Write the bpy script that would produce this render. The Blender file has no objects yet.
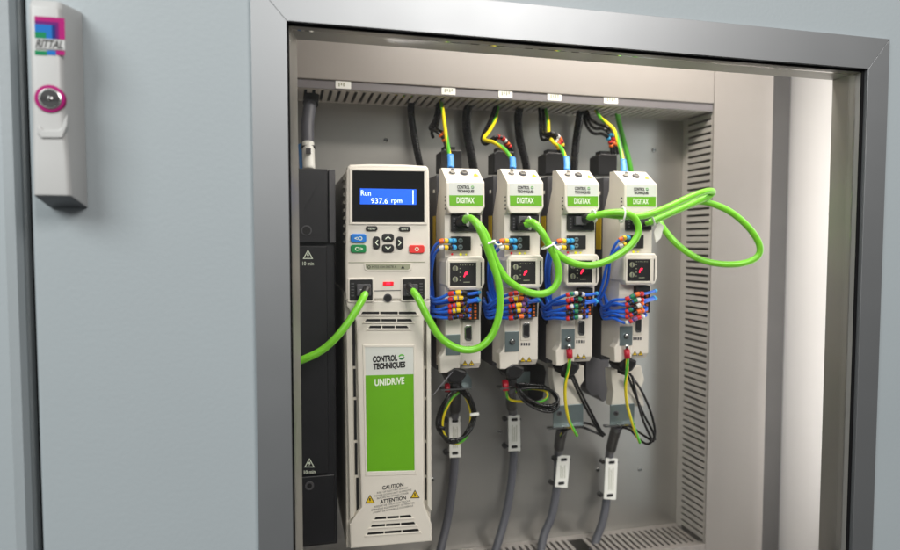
import bpy, math, random
from mathutils import Vector, Matrix
random.seed(7)
S = bpy.context.scene
COL = S.collection
PI = math.pi

# ------------------------------------------------------------------ camera, world, lights, exposure
CAM = Vector((0.0, 0.0, 1.30))
F = 635.0                                   # focal length in units of the 900-wide picture
PSI = math.radians(14.15); TH = math.radians(2.9)
FWD = Vector((math.sin(PSI)*math.cos(TH), math.cos(PSI)*math.cos(TH), -math.sin(TH)))
RGT = Vector((math.cos(PSI), -math.sin(PSI), 0))
UPV = Vector((math.sin(PSI)*math.sin(TH), math.cos(PSI)*math.sin(TH), math.cos(TH)))

def P(px, py, Y):
    d = FWD + RGT*((px-450)/F) + UPV*((275-py)/F)
    return CAM + d*(Y/d.y)

cd = bpy.data.cameras.new('camera'); co = bpy.data.objects.new('camera', cd); COL.objects.link(co)
m = Matrix.Identity(4)
for r in range(3):
    m[r][0] = RGT[r]; m[r][1] = UPV[r]; m[r][2] = -FWD[r]; m[r][3] = CAM[r]
co.matrix_world = m
cd.sensor_width = 36; cd.lens = F/900*36; cd.clip_start = 0.02; cd.clip_end = 50
cd.dof.use_dof = True; cd.dof.focus_distance = 0.665; cd.dof.aperture_fstop = 4.0
S.camera = co

w = bpy.data.worlds.new("World"); S.world = w; w.use_nodes = True
nt = w.node_tree; bg = nt.nodes['Background']
tc = nt.nodes.new('ShaderNodeTexCoord'); sp = nt.nodes.new('ShaderNodeSeparateXYZ')
cr = nt.nodes.new('ShaderNodeValToRGB'); mr = nt.nodes.new('ShaderNodeMapRange')
nt.links.new(tc.outputs['Generated'], sp.inputs[0]); nt.links.new(sp.outputs['Z'], mr.inputs['Value'])
mr.inputs['From Min'].default_value = -.45; mr.inputs['From Max'].default_value = .5
nt.links.new(mr.outputs[0], cr.inputs['Fac'])
cr.color_ramp.elements[0].color = (0.10, 0.10, 0.10, 1)
cr.color_ramp.elements[1].color = (0.80, 0.82, 0.82, 1); cr.color_ramp.elements[1].position = 1.0
mx = nt.nodes.new('ShaderNodeMapRange'); mx.interpolation_type = 'SMOOTHSTEP'; mx.inputs['From Min'].default_value = -.1; mx.inputs['From Max'].default_value = .9
mx.inputs['To Min'].default_value = 1.0; mx.inputs['To Max'].default_value = .22
nt.links.new(sp.outputs['X'], mx.inputs['Value'])
vm = nt.nodes.new('ShaderNodeVectorMath'); vm.operation = 'SCALE'
nt.links.new(cr.outputs[0], vm.inputs[0]); nt.links.new(mx.outputs[0], vm.inputs['Scale'])
nt.links.new(vm.outputs[0], bg.inputs['Color']); bg.inputs['Strength'].default_value = 0.62

def area(name, loc, target, sx, sy, power, color):
    l = bpy.data.lights.new(name, 'AREA'); l.shape = 'RECTANGLE'; l.size = sx; l.size_y = sy
    l.energy = power; l.color = color
    o = bpy.data.objects.new(name, l); COL.objects.link(o); o.location = loc
    d = Vector(target) - Vector(loc); o.rotation_euler = d.to_track_quat('-Z', 'Y').to_euler()
    return o
area('room_light', (-1.5, -1.3, 2.7), (0.2, 0.6, 1.25), 1.6, 1.2, 68, (0.97, 1.0, 0.98))
area('room_light', (0.9, -1.6, 2.6), (0.3, 0.8, 1.15), 1.0, 0.8, 48, (1.0, 0.96, 0.92))
area('cabinet_and_fill_light', (0.38, 0.608, 1.640), (0.36, 0.76, 1.15), 0.50, 0.03, 2.5, (1.0, 0.93, 0.86))
area('cabinet_and_fill_light', (0.672, 0.640, 1.22), (1.10, 0.655, 1.22), 0.02, 0.75, 2.5, (1.0, 0.98, 0.97))  # added strip hidden behind the reveal, there to brighten the right side wall
S.view_settings.view_transform = 'Standard'; S.view_settings.look = 'None'
S.view_settings.exposure = -0.08; S.view_settings.gamma = 1.0
S.render.engine = 'CYCLES'
S.render.resolution_x = 1024; S.render.resolution_y = 626

# ------------------------------------------------------------------ materials
def lin(c):
    return tuple(((v/255)/12.92 if v/255 <= .04045 else ((v/255+.055)/1.055)**2.4) for v in c)
MATS = {}
def mat(name, rgb, rough=0.45, metal=0.0, bump=0.0, bscale=400, var=0.06, vscale=14, emit=0.0, spec=0.5, coat=0.0, stretch=None, rvar=0.08):
    if name in MATS: return MATS[name]
    mt = bpy.data.materials.new(name); mt.use_nodes = True; n = mt.node_tree; b = n.nodes['Principled BSDF']
    c = lin(rgb)
    t = n.nodes.new('ShaderNodeTexCoord'); mp = n.nodes.new('ShaderNodeMapping')
    n.links.new(t.outputs['Object'], mp.inputs[0])
    if stretch: mp.inputs['Scale'].default_value = stretch
    nz = n.nodes.new('ShaderNodeTexNoise'); nz.inputs['Scale'].default_value = vscale; nz.inputs['Detail'].default_value = 5
    n.links.new(mp.outputs[0], nz.inputs['Vector'])
    rp = n.nodes.new('ShaderNodeValToRGB')
    rp.color_ramp.elements[0].position = .3; rp.color_ramp.elements[1].position = .7
    rp.color_ramp.elements[0].color = tuple(max(0, v*(1-var)) for v in c)+(1,)
    rp.color_ramp.elements[1].color = tuple(min(1, v*(1+var)) for v in c)+(1,)
    n.links.new(nz.outputs[0], rp.inputs[0]); n.links.new(rp.outputs[0], b.inputs['Base Color'])
    rm = n.nodes.new('ShaderNodeMapRange'); rm.inputs['To Min'].default_value = max(.02, rough-rvar); rm.inputs['To Max'].default_value = min(1, rough+rvar)
    n2 = n.nodes.new('ShaderNodeTexNoise'); n2.inputs['Scale'].default_value = vscale*3; n2.inputs['Detail'].default_value = 4
    n.links.new(mp.outputs[0], n2.inputs['Vector']); n.links.new(n2.outputs[0], rm.inputs[0]); n.links.new(rm.outputs[0], b.inputs['Roughness'])
    b.inputs['Metallic'].default_value = metal
    b.inputs['Specular IOR Level'].default_value = spec
    b.inputs['Coat Weight'].default_value = coat
    if bump > 0:
        n3 = n.nodes.new('ShaderNodeTexNoise'); n3.inputs['Scale'].default_value = bscale; n3.inputs['Detail'].default_value = 2
        n.links.new(mp.outputs[0], n3.inputs['Vector'])
        bp = n.nodes.new('ShaderNodeBump'); bp.inputs['Strength'].default_value = bump; bp.inputs['Distance'].default_value = 0.0006
        n.links.new(n3.outputs[0], bp.inputs['Height']); n.links.new(bp.outputs[0], b.inputs['Normal'])
    if emit > 0:
        b.inputs['Emission Color'].default_value = c+(1,); b.inputs['Emission Strength'].default_value = emit
    MATS[name] = mt
    return mt
paint   = mat('door_paint', (150, 158, 162), .48, bump=.22, bscale=260, var=.03, vscale=3)
paint2  = mat('cabinet_paint', (230, 227, 224), .45, bump=.15, bscale=260, var=.03, vscale=5)
alu     = mat('anodised_aluminium', (146, 148, 150), .45, metal=.82, var=.02, vscale=8, bump=.02, bscale=900, rvar=.02)
aluin   = mat('reveal_aluminium', (160, 158, 153), .42, metal=.6, var=.04, vscale=12)
gasket  = mat('black_rubber', (9, 9, 10), .8, spec=.15)
zinc    = mat('zinc_plate', (198, 196, 191), .33, metal=.86, var=.05, vscale=10, bump=.012, bscale=60, rvar=.015)
ductm   = mat('duct_grey', (192, 187, 181), .5, var=.04, bump=.1, bscale=300)
ductc   = mat('duct_cover_grey', (148, 142, 137), .42, var=.03, vscale=6)
ductd   = mat('duct_rim_grey', (112, 108, 110), .5, var=.04)
white   = mat('drive_white', (226, 219, 208), .38, var=.03, vscale=25, bump=.12, bscale=1500)
white2  = mat('drive_offwhite', (214, 208, 196), .42, var=.03, vscale=25, bump=.12, bscale=1500)
dgrey   = mat('drive_grey', (78, 77, 80), .5, var=.07, bump=.1, bscale=900)
black   = mat('black_plastic', (26, 25, 26), .42, var=.15, vscale=40)
mblack  = mat('matt_black', (11, 11, 12), .6, var=.2)
blackd  = mat('module_black', (30, 30, 33), .42, var=.12, vscale=30, bump=.15, bscale=1200)
screen  = mat('screen_glass', (12, 12, 11), .10, var=.1, spec=.6)
lcd     = mat('lcd_blue', (28, 92, 225), .3, var=.05, vscale=60, emit=.75)
lcdt    = mat('lcd_text', (225, 245, 255), .4, emit=1.0)
green   = mat('label_green', (104, 172, 24), .4, var=.05, vscale=20)
lblw    = mat('label_white', (214, 216, 210), .45, var=.02)
ink     = mat('ink_black', (22, 22, 22), .5)
inkw    = mat('ink_white', (232, 240, 220), .5)
cgreen  = mat('cable_green', (122, 206, 44), .36, var=.05, vscale=30, coat=.2)
wblue   = mat('wire_blue', (34, 104, 222), .32, var=.08, vscale=60)
wblack  = mat('wire_black', (22, 21, 22), .28, var=.15, vscale=60)
wgrey   = mat('cable_grey', (86, 87, 94), .45, var=.06)
wgrey2  = mat('cable_light_grey', (150, 146, 152), .45, var=.06)
yel     = mat('wire_yellow', (236, 214, 30), .35, var=.05)
grn     = mat('wire_green', (88, 182, 50), .35, var=.05)
lug     = mat('crimp_blue', (70, 142, 216), .35)
redm    = mat('crimp_red', (186, 26, 48), .35)
tie     = mat('tie_white', (232, 232, 226), .4)
steel   = mat('bright_steel', (186, 186, 184), .25, metal=1)
bracket = mat('bracket_zinc', (132, 146, 148), .38, metal=.7, var=.08, vscale=50)
yelst   = mat('sticker_yellow', (226, 190, 36), .5, var=.08)
orange  = mat('terminal_orange', (232, 112, 34), .45)
cyanf   = mat('ferrule_cyan', (66, 170, 222), .4)
btnb    = mat('button_blue', (32, 120, 208), .3, coat=.3)
btng    = mat('button_green', (22, 132, 72), .3, coat=.3)
btnr    = mat('button_red', (232, 62, 58), .3, coat=.3)
ledr    = mat('led_red', (255, 36, 70), .3, emit=2.0)
ledw    = mat('led_window', (216, 26, 40), .3, emit=.5)
ledy    = mat('led_yellow', (226, 222, 30), .3, emit=.5)
magenta = mat('magenta_print', (158, 24, 104), .6, spec=.15)
skyb    = mat('blue_print', (28, 104, 176), .6, spec=.15); navy = mat('navy_print', (26, 40, 108), .6, spec=.15); teal = mat('green_print', (20, 122, 78), .6, spec=.15)
purp    = mat('purple_print', (98, 24, 104), .6, spec=.15)
handlem = mat('handle_grey', (176, 176, 175), .40, var=.02, bump=.08, bscale=900)
handled = mat('handle_dark', (92, 93, 96), .5)
stripg  = mat('strip_greygreen', (150, 152, 128), .5)
cols = {'r': mat('sleeve_red', (214, 44, 36), .4), 'y': mat('sleeve_yellow', (240, 196, 28), .4), 'k': mat('sleeve_black', (26, 20, 20), .4),
        'w': mat('sleeve_white', (226, 222, 216), .4), 'g': mat('sleeve_green', (34, 128, 86), .4), 'o': mat('sleeve_orange', (240, 112, 36), .4),
        'v': mat('sleeve_violet', (134, 84, 140), .4), 'n': mat('sleeve_brown', (96, 30, 36), .4), 'b': cyanf}

def glass_mat():
    mt = bpy.data.materials.new('clear_pane'); mt.use_nodes = True; n = mt.node_tree
    n.nodes.clear()
    out = n.nodes.new('ShaderNodeOutputMaterial'); mx = n.nodes.new('ShaderNodeMixShader')
    tr = n.nodes.new('ShaderNodeBsdfTransparent'); gl = n.nodes.new('ShaderNodeBsdfGlossy'); fr = n.nodes.new('ShaderNodeFresnel')
    tr.inputs[0].default_value = (.985, .985, .98, 1); gl.inputs['Roughness'].default_value = .04
    fr.inputs['IOR'].default_value = 1.3
    n.links.new(fr.outputs[0], mx.inputs[0]); n.links.new(tr.outputs[0], mx.inputs[1]); n.links.new(gl.outputs[0], mx.inputs[2])
    n.links.new(mx.outputs[0], out.inputs[0])
    return mt
glass = glass_mat()

# ------------------------------------------------------------------ mesh helpers (ORG = base point of the thing being built)
ORG = Vector((0, 0, 0))
class MB:
    def __init__(s): s.v = []; s.f = []; s.mi = []; s.sm = []; s.mats = []
    def mid(s, m):
        if m not in s.mats: s.mats.append(m)
        return s.mats.index(m)
    def add(s, vs, fs, m, smooth=False):
        o = len(s.v); s.v += [Vector(v) for v in vs]; k = s.mid(m)
        for f in fs: s.f.append([i+o for i in f]); s.mi.append(k); s.sm.append(smooth)
    def box(s, a, b, m):
        x0, x1 = sorted((a[0], b[0])); y0, y1 = sorted((a[1], b[1])); z0, z1 = sorted((a[2], b[2]))
        vs = [(x0,y0,z0),(x1,y0,z0),(x1,y1,z0),(x0,y1,z0),(x0,y0,z1),(x1,y0,z1),(x1,y1,z1),(x0,y1,z1)]
        s.add(vs, [(0,3,2,1),(4,5,6,7),(0,1,5,4),(1,2,6,5),(2,3,7,6),(3,0,4,7)], m)
    def prism(s, poly, d0, d1, m, axis='y', bev=0.0, smooth=False):
        """poly: list of 2D; axis y -> (x,z), extruded from front d0 to back d1; axis x -> (y,z)"""
        A = sum(poly[i][0]*poly[(i+1)%len(poly)][1]-poly[(i+1)%len(poly)][0]*poly[i][1] for i in range(len(poly)))
        if A < 0: poly = poly[::-1]
        n = len(poly)
        def off(p, b):
            out = []
            for i in range(n):
                a, c, e = Vector(p[i-1]), Vector(p[i]), Vector(p[(i+1)%n])
                d1_ = (c-a).normalized() if (c-a).length > 1e-9 else Vector((1, 0)); d2_ = (e-c).normalized() if (e-c).length > 1e-9 else d1_
                n1 = Vector((-d1_.y, d1_.x)); n2 = Vector((-d2_.y, d2_.x)); nn = (n1+n2)
                if nn.length < 1e-6: nn = n1
                nn.normalize(); k = b/max(.4, nn.dot(n1)); out.append(tuple(c+nn*k))
            return out
        rings = []
        if bev > 0:
            sg = 1 if d1 > d0 else -1
            rings.append((off(poly, bev), d0)); rings.append((off(poly, bev*.3), d0+sg*bev*.3)); rings.append((poly, d0+sg*bev))
        else: rings.append((poly, d0))
        rings.append((poly, d1))
        def mk(p, d):
            return (p[0], d, p[1]) if axis == 'y' else (d, p[0], p[1])
        vs = []
        for rp, d in rings: vs += [mk(p, d) for p in rp]
        flip = (axis == 'y') != (d1 < d0)
        # front face
        fs = []
        front = list(range(n)); back = [(len(rings)-1)*n+i for i in range(n)]
        fs.append(front if flip else front[::-1]); fs.append(back[::-1] if flip else back)
        for r in range(len(rings)-1):
            for i in range(n):
                j = (i+1) % n
                q = (r*n+i, (r+1)*n+i, (r+1)*n+j, r*n+j)
                fs.append(q if flip else q[::-1])
        s.add(vs, fs, m, smooth)
    def pbox(s, x0, y0, x1, y1, Yf, Yb, m, r=0.0, bev=0.0, ref=None):
        """box given by its front rectangle in picture units, standing at depth Yf..Yb; r, bev in metres"""
        cx, cy = (x0+x1)/2, (y0+y1)/2
        R = ref or Yf
        X0 = P(x0, cy, R).x; X1 = P(x1, cy, R).x; Z0 = P(cx, y1, R).z; Z1 = P(cx, y0, R).z
        s.prism(rr(X0, Z0, X1, Z1, r), Yf, Yb, m, bev=bev)
    def ppoly(s, pts, Yf, Yb, m, bev=0.0, ref=None):
        s.prism([((q := P(a, b, ref or Yf)).x, q.z) for a, b in pts], Yf, Yb, m, bev=bev)
    def disc(s, px, py, r, Yf, Yb, m, seg=24, bev=0.0):
        c = P(px, py, Yf); s.prism([(c.x+r*math.cos(2*PI*i/seg), c.z+r*math.sin(2*PI*i/seg)) for i in range(seg)], Yf, Yb, m, bev=bev)
    def tube(s, pts, r, m, seg=12, m2=None, sub=10, twist=0.0, raw=False, caps=True, flat=1.0):
        if not raw: pts = [P(*p) for p in pts]
        pts = smooth_path(pts, sub)
        t0 = (pts[1]-pts[0]).normalized()
        nrm = t0.cross(Vector((0, 1, 0)));
        if nrm.length < .1: nrm = t0.cross(Vector((1, 0, 0)))
        nrm.normalize()
        vs = []; n = len(pts)
        for i, p in enumerate(pts):
            t = (pts[min(i+1, n-1)]-pts[max(i-1, 0)]).normalized()
            nrm = (nrm - t*nrm.dot(t)).normalized(); bn = t.cross(nrm)
            rad = r(i/(n-1)) if callable(r) else r
            for k in range(seg):
                a = 2*PI*k/seg + twist*i/n
                vs.append(p + nrm*math.cos(a)*rad + bn*math.sin(a)*rad*flat)
        f1 = []; f2 = []
        for i in range(n-1):
            for k in range(seg):
                j = (k+1) % seg
                q = (i*seg+k, i*seg+j, (i+1)*seg+j, (i+1)*seg+k)
                (f2 if (m2 and (k % seg) < seg*.3) else f1).append(q)
        o = len(s.v); s.v += vs
        for fs, mm in ((f1, m), (f2, m2)):
            if not fs: continue
            k = s.mid(mm)
            for f in fs: s.f.append([i+o for i in f]); s.mi.append(k); s.sm.append(True)
        if caps:
            k = s.mid(m)
            s.f.append([o+i for i in range(seg)][::-1]); s.mi.append(k); s.sm.append(False)
            s.f.append([o+(n-1)*seg+i for i in range(seg)]); s.mi.append(k); s.sm.append(False)
    def build(s, name, parent=None, label=None):
        me = bpy.data.meshes.new(name)
        me.from_pydata([tuple(v-ORG) for v in s.v], [], s.f); me.update()
        for mm in s.mats: me.materials.append(mm)
        for p, k, q in zip(me.polygons, s.mi, s.sm): p.material_index = k; p.use_smooth = q
        o = bpy.data.objects.new(name, me); COL.objects.link(o)
        if parent is not None: o.parent = parent
        else: o.location = ORG
        if label: o['label'] = label
        return o
def rr(x0, z0, x1, z1, r=0.0, n=5):
    if r <= 0: return [(x0, z0), (x1, z0), (x1, z1), (x0, z1)]
    r = min(r, abs(x1-x0)/2*.98, abs(z1-z0)/2*.98); out = []
    for cx, cz, a0 in ((x1-r, z0+r, -PI/2), (x1-r, z1-r, 0), (x0+r, z1-r, PI/2), (x0+r, z0+r, PI)):
        for i in range(n+1):
            a = a0+PI/2*i/n; out.append((cx+r*math.cos(a), cz+r*math.sin(a)))
    return out
def smooth_path(pts, sub):
    pts = [Vector(p) for p in pts]
    if len(pts) < 3: return pts
    q = [pts[0]*2-pts[1]]+pts+[pts[-1]*2-pts[-2]]; out = []
    for i in range(1, len(q)-2):
        a, b, c, d = q[i-1:i+3]
        for k in range(sub):
            t = k/sub
            out.append(.5*((2*b)+(c-a)*t+(2*a-5*b+4*c-d)*t*t+(3*b-a-3*c+d)*t**3))
    out.append(q[-2]); return out
def base(px, py, Y):
    global ORG
    ORG = P(px, py, Y).copy()
def tag(o, label, cat, group=None):
    o['label'] = label; o['category'] = cat
    if group: o['group'] = group
    return o
def thing(name, label, cat, group=None):
    o = bpy.data.objects.new(name, None); COL.objects.link(o); o.location = ORG; o.empty_display_size = .02
    return tag(o, label, cat, group)
def kids(o): return [c for c in bpy.data.objects if c.parent == o]
def copy_tree(o, parent=None):
    c = o.copy(); COL.objects.link(c); c.parent = parent
    for ch in kids(o): copy_tree(ch, c)
    return c
def part(name, parent, fn, label=None):
    b = MB(); fn(b); return b.build(name, parent, label)

def lettering(lines, mt, parent, Yf, thick=.00015, name='lettering', bold=0.0, shear=0.0, rot=0.0):
    """lines: (text, x0px, x1px, ytop, ybot) -- one part, every glyph real flat print"""
    b = MB()
    for (txt, x0, x1, y0, y1) in lines:
        cu = bpy.data.curves.new('t', 'FONT'); cu.body = txt; cu.size = 1; cu.offset = bold; cu.extrude = 0.0; cu.resolution_u = 3
        ob = bpy.data.objects.new('t', cu); me = bpy.data.meshes.new_from_object(ob)
        vs = [v.co.copy() for v in me.vertices]
        if not vs: continue
        ax, bx_ = min(v.x for v in vs), max(v.x for v in vs)
        ref = bpy.data.curves.new('t', 'FONT'); ref.body = 'H' if any(c.isupper() or c.isdigit() for c in txt) else txt
        ro = bpy.data.objects.new('t', ref); rm = bpy.data.meshes.new_from_object(ro)
        ay, by = min(v.co.y for v in rm.vertices), max(v.co.y for v in rm.vertices)
        cx, cy = (x0+x1)/2, (y0+y1)/2
        A = P(x0, cy, Yf); B = P(x1, cy, Yf); T = P(cx, y0, Yf); U = P(cx, y1, Yf)
        C = P(cx, cy, Yf)
        out = []
        for v in vs:
            fx = (v.x-ax)/(bx_-ax); fz = (v.y-ay)/(by-ay)
            X = A.x+(B.x-A.x)*fx; Z = U.z+(T.z-U.z)*fz
            X += shear*(Z-U.z)
            if rot: Z += (X-C.x)*rot
            out.append(Vector((X, Yf, Z)))
        b.add(out, [list(p.vertices) for p in me.polygons], mt)
        bpy.data.objects.remove(ob); bpy.data.objects.remove(ro); bpy.data.curves.remove(cu); bpy.data.curves.remove(ref)
        bpy.data.meshes.remove(me); bpy.data.meshes.remove(rm)
    return b.build(name, parent)
def struct(o):
    o['kind'] = 'structure'; return o

# ------------------------------------------------------------------ ENCLOSURE
YD = .555                                        # door skin
XR = .800                                        # right side wall inner face
XL = -.16
ZT = 1.70; ZB = .70
YP = .867; YC = .793                             # mounting plate, duct covers
ORG = Vector((.25, 1.0, ZB))
cab = thing('electrical_cabinet', 'pale painted steel cabinet housing around the drives behind the window door', 'cabinet')
b = MB(); b.box((XR, .580, ZB), (XR+.02, 1.02, ZT), paint2); b.build('side_panel', cab)
b = MB(); b.box((XL-.02, .580, ZB), (XL, 1.02, ZT), paint2); b.build('side_panel', cab)
b = MB(); b.box((XL, 1.0, ZB), (XR, 1.02, ZT), paint2); b.build('back_panel', cab)
b = MB(); b.box((XL, .580, ZT-.02), (XR, 1.0, ZT), paint2); b.build('roof_panel', cab)
b = MB(); b.box((XL, .580, ZB), (XR, 1.0, ZB+.02), paint2); b.build('floor_panel', cab)

post = mat('gap_shade_grey', (84, 82, 81), .5, var=.05)  # shade of the gap beside the duct, put into a dark grey
b = MB(); b.prism(rr(P(766,300,.875).x, ZB+.025, P(786,300,.875).x, ZT-.025), .875, .99, post, bev=.003); b.build('gap_shade_post', cab)  # upright added to darken the gap between duct cover and side wall
ORG = Vector((.25, YP, ZB+.02))
b = MB(); b.box((XL+.02, YP, ZB+.021), (.650, YP+.003, ZT-.03), zinc)
tag(b.build('mounting_plate'), 'dull zinc coated steel mounting plate behind all the drives', 'mounting plate')

for px_, py_, lab_ in ((500, 432, 'small screw in the plate between the two left motor cables'), (640, 470, 'small screw low in the plate right of the last motor cable'), (432, 480, 'small screw in the plate beside the foot of the tall drive'),
                       (654, 150, 'small screw in the plate up beside the slotted upright duct'), (598, 470, 'small screw in the plate between the two right motor cables'), (386, 140, 'small screw in the plate just above the tall drive')):
    base(px_, py_, YP); b = MB(); b.disc(px_, py_, .0032, YP-.0016, YP, steel, 18, bev=.0008); b.pbox(px_-2, py_-.4, px_+2, py_+.4, YP-.0017, YP-.0016, mblack)
    tag(b.build('plate_screw'), lab_, 'screw', 'screws in the mounting plate')
# wiring ducts: the right-hand one, the top one, the bottom one
DXL = P(709.5, 300, YC).x + .0012                  # left wall of right-hand duct
DXR = P(767, 300, YC).x
ZTD = P(610, 105.5, YC).z  
ZTC = P(610, 97.6, YC).z                        # underside of top duct
ZBD = P(690, 546.0, YC).z                        # topside of bottom duct
def duct(name, label, build_teeth, cover):
    t = thing(name, label, 'wiring duct', 'slotted wiring ducts round the mounting plate')
    b = MB(); build_teeth(b); b.build('slotted_wall', t)
    b = MB(); cover(b); b.build('cover', t)
    return t
ORG = Vector((DXL, YP, ZBD))
def teeth_v(b):
    z = ZBD+.004; x0, x1 = DXL, DXL+.002
    b.box((x0, YC+.001, ZBD-.08), (x1, YC+.006, ZTD+.08), ductm)
    b.box((x0, YP-.014, ZBD-.08), (x1, YP-.0005, ZTD+.08), ductm)
    k = 0
    while z < ZTD:
        y0, y1 = YC+.006, YP-.014
        b.prism([(y0, z), (y0, z+.0062), (y1, z+.0062), (y1, z)], x0, x1, ductm, axis='x')
        z += .0098; k += 1
    b.box((DXR-.002, YC+.001, ZBD-.08), (DXR, YP-.0005, ZTD+.08), ductm)
def cover_v(b):
    b.prism(rr(DXL-.001, ZB+.03, DXR+.001, ZT-.03), YC-.0015, YC+.0008, ductc, bev=.0008)
dv = duct('wiring_duct', 'upright slotted duct with a wide plain cover, right of the drives', teeth_v, cover_v)
ORG = Vector((.25, YP, ZTD))
XA = XL+.03
def teeth_t(b):
    z0, z1 = ZTD, ZTD+.002
    b.box((XA, YC+.001, z0), (DXL-.0015, YC+.007, z1), ductm)
    b.box((XA, YP-.006, z0), (DXL-.0015, YP-.0005, z1), ductm)
    x = XA
    while x < DXL-.012:
        b.box((x, YC+.007, z0), (x+.0062, YP-.006, z1), ductm); x += .0102
    b.box((XA, YC+.001, ZTD+.10), (DXL-.002, YP-.0005, ZTD+.102), ductm)
def cover_t(b):
    b.prism(rr(XA, ZTC, DXL-.0026, ZT-.05), YC-.0030, YC+.0008, ductc, bev=.0012)
dt = duct('wiring_duct', 'long horizontal slotted duct with white tags above the drives', teeth_t, cover_t)
b = MB(); b.box((XA, YC-.0004, ZTD+.0004), (DXL-.0026, YC+.0009, ZTC+.004), ductd); b.build('rim_band', dt)
ORG = P(404, 97, .83).copy()
b = MB(); b.tube([Vector((P(388, 97, .83).x, .825, ZTD+.012)), Vector((P(404, 97, .83).x, .826, ZTD+.0075)), Vector((P(424, 97, .83).x, .826, ZTD+.012))], .005, yel, seg=12, m2=grn, raw=True, twist=1)
tag(b.build('duct_wire'), 'fat yellow green wire seen through the slots of the top duct', 'wire')
# little illegible white tags hanging below the duct cover
for k, (xa, xb, yt) in enumerate(((335.5, 351, 85), (441.5, 455.5, 91), (498.5, 512.5, 94), (547.5, 561.5, 97), (604, 618, 100))):
    YT = YC-.0013
    base((xa+xb)/2, yt, YT)
    b = MB(); b.pbox(xa, yt-4.3, xb, yt+3.6, YT, YT+.0008, tie, r=.0008, bev=.0002)
    for q in range(4 if k else 3): b.pbox(xa+3+2.3*q, yt-2.2, xa+4.3+2.3*q, yt+1.4-(q % 2), YT-.0001, YT, stripg)
    pos = ['leftmost, above the tall drive', 'above the drive nearest the tall drive', 'above the second narrow drive',
           'above the third narrow drive', 'above the furthest right drive']
    o = tag(b.build('duct_tag'), 'small white tag on the top duct, ' + pos[k], 'tag', 'white tags on the top duct')
ORG = Vector((.25, YP, ZBD-.08))
def teeth_b(b):
    z0, z1 = ZBD-.002, ZBD
    b.box((XA, YC+.001, z0), (DXL-.001, YC+.010, z1), ductc)
    b.box((XA, YP-.012, z0), (DXL-.001, YP-.0005, z1), ductc)
    x = XA
    gaps = [P(583, 545, .83).x]
    while x < DXL-.008:
        if not any(abs(x+.003-g) < .0085 for g in gaps): b.box((x, YC+.010, z0), (x+.0058, YP-.012, z1), ductc)
        x += .0098
    b.box((XA, YC+.001, z0-.078), (DXL-.001, YP-.0005, z0-.076), ductm)
def cover_b(b):
    b.prism(rr(XA, ZB+.022, DXL-.001, ZBD+.0005), YC-.0015, YC+.0008, ductc, bev=.0008)
duct('wiring_duct', 'horizontal slotted duct at the foot of the plate where the grey cables end', teeth_b, cover_b)

# ------------------------------------------------------------------ DOOR
YF = .550
xo0, xo1 = P(253.5, 200, YF).x, P(884.5, 200, YF).x
zo1 = P(892, 39, YF).z; zo0 = ZB-.02
zo1 = P(700, 20.5, YF).z if False else P(890, 39, YF).z
xi0, xi1 = P(289, 200, YF).x, P(864, 200, YF).x
zi1 = P(575, 44.5, YF).z; zi0 = zo0+.035
XDL = P(37, 250, YD).x; XDR = xo1+.25
ORG = Vector(((XDL+XDR)/2, YD, zo0-.1))
door = thing('cabinet_door', 'pale blue grey textured steel door with a large framed viewing window', 'door')
def skin(b):
    zt, zb = zo1+.2, zo0-.1
    x0, x1, z0, z1 = XDL, XDR, zb, zt
    a, c, e, f = xo0+.004, xo1-.004, zo0+.004, zo1-.004
    outer = rr(x0, z0, x1, z1)
    for q in ([(x0, z0), (a, z0), (a, z1), (x0, z1)], [(c, z0), (x1, z0), (x1, z1), (c, z1)]):
        b.prism(q, YD, YD+.018, paint, bev=.0)
    b.box((a, YD, f), (c, YD+.018, z1), paint); b.box((a, YD, z0), (c, YD+.018, e), paint)
    # folded, rounded left edge
    b.tube([(XDL+.0003, YD+.0035, z0), (XDL+.0003, YD+.0035, (z0+z1)/2), (XDL+.0003, YD+.0035, z1)], .0035, paint, raw=True, sub=2)
part('door_skin', door, skin)
o_ = [(xo0, zo0), (xo1, zo0), (xo1, zo1), (xo0, zo1)]; i_ = [(xi0, zi0), (xi1, zi0), (xi1, zi1), (xi0, zi1)]
frame = None
g = .00005
names = []
for k in range(4):
    j = (k+1) % 4
    quad = [Vector(o_[k]), Vector(o_[j]), Vector(i_[j]), Vector(i_[k])]
    c = sum(quad, Vector((0, 0)))/4
    quad = [tuple(q+(c-q).normalized()*g*1.5) for q in quad]
    b = MB(); b.prism(quad, YF, YF+.006, alu, bev=.00025); b.build('frame_rail', door)
# black rubber seal round the inner edge, then the splayed reveal
def ring(b, x0, z0, x1, z1, t, Yf, Yb, m):
    b.box((x0, Yf, z0), (x0+t, Yb, z1), m); b.box((x1-t, Yf, z0), (x1, Yb, z1), m)
    b.box((x0+t, Yf, z1-t), (x1-t, Yb, z1), m); b.box((x0+t, Yf, z0), (x1-t, Yb, z0+t), m)
b = MB()
xs = P(855.5, 300, YF+.003).x
b.box((xs, YF+.0045, zi0-.004), (xi1+.004, YF+.0068, zi1+.003), gasket)
b.box((xi0-.004, YF+.0045, zi1-.0022), (xs, YF+.0068, zi1+.003), gasket)
b.box((xi0-.004, YF+.0045, zi0-.004), (xi0+.0018, YF+.0068, zi1-.0022), gasket)
b.box((xi0+.0018, YF+.0045, zi0-.004), (xs, YF+.0068, zi0+.0015), gasket)
b.build('window_seal', door)
YR = .588
a0 = (xi0+.0018, xs, zi0+.0015, zi1-.0022)
a1 = (xi0+.0085, P(826, 300, YR).x, zi0+.008, P(575, 60.5, YR).z)
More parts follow.
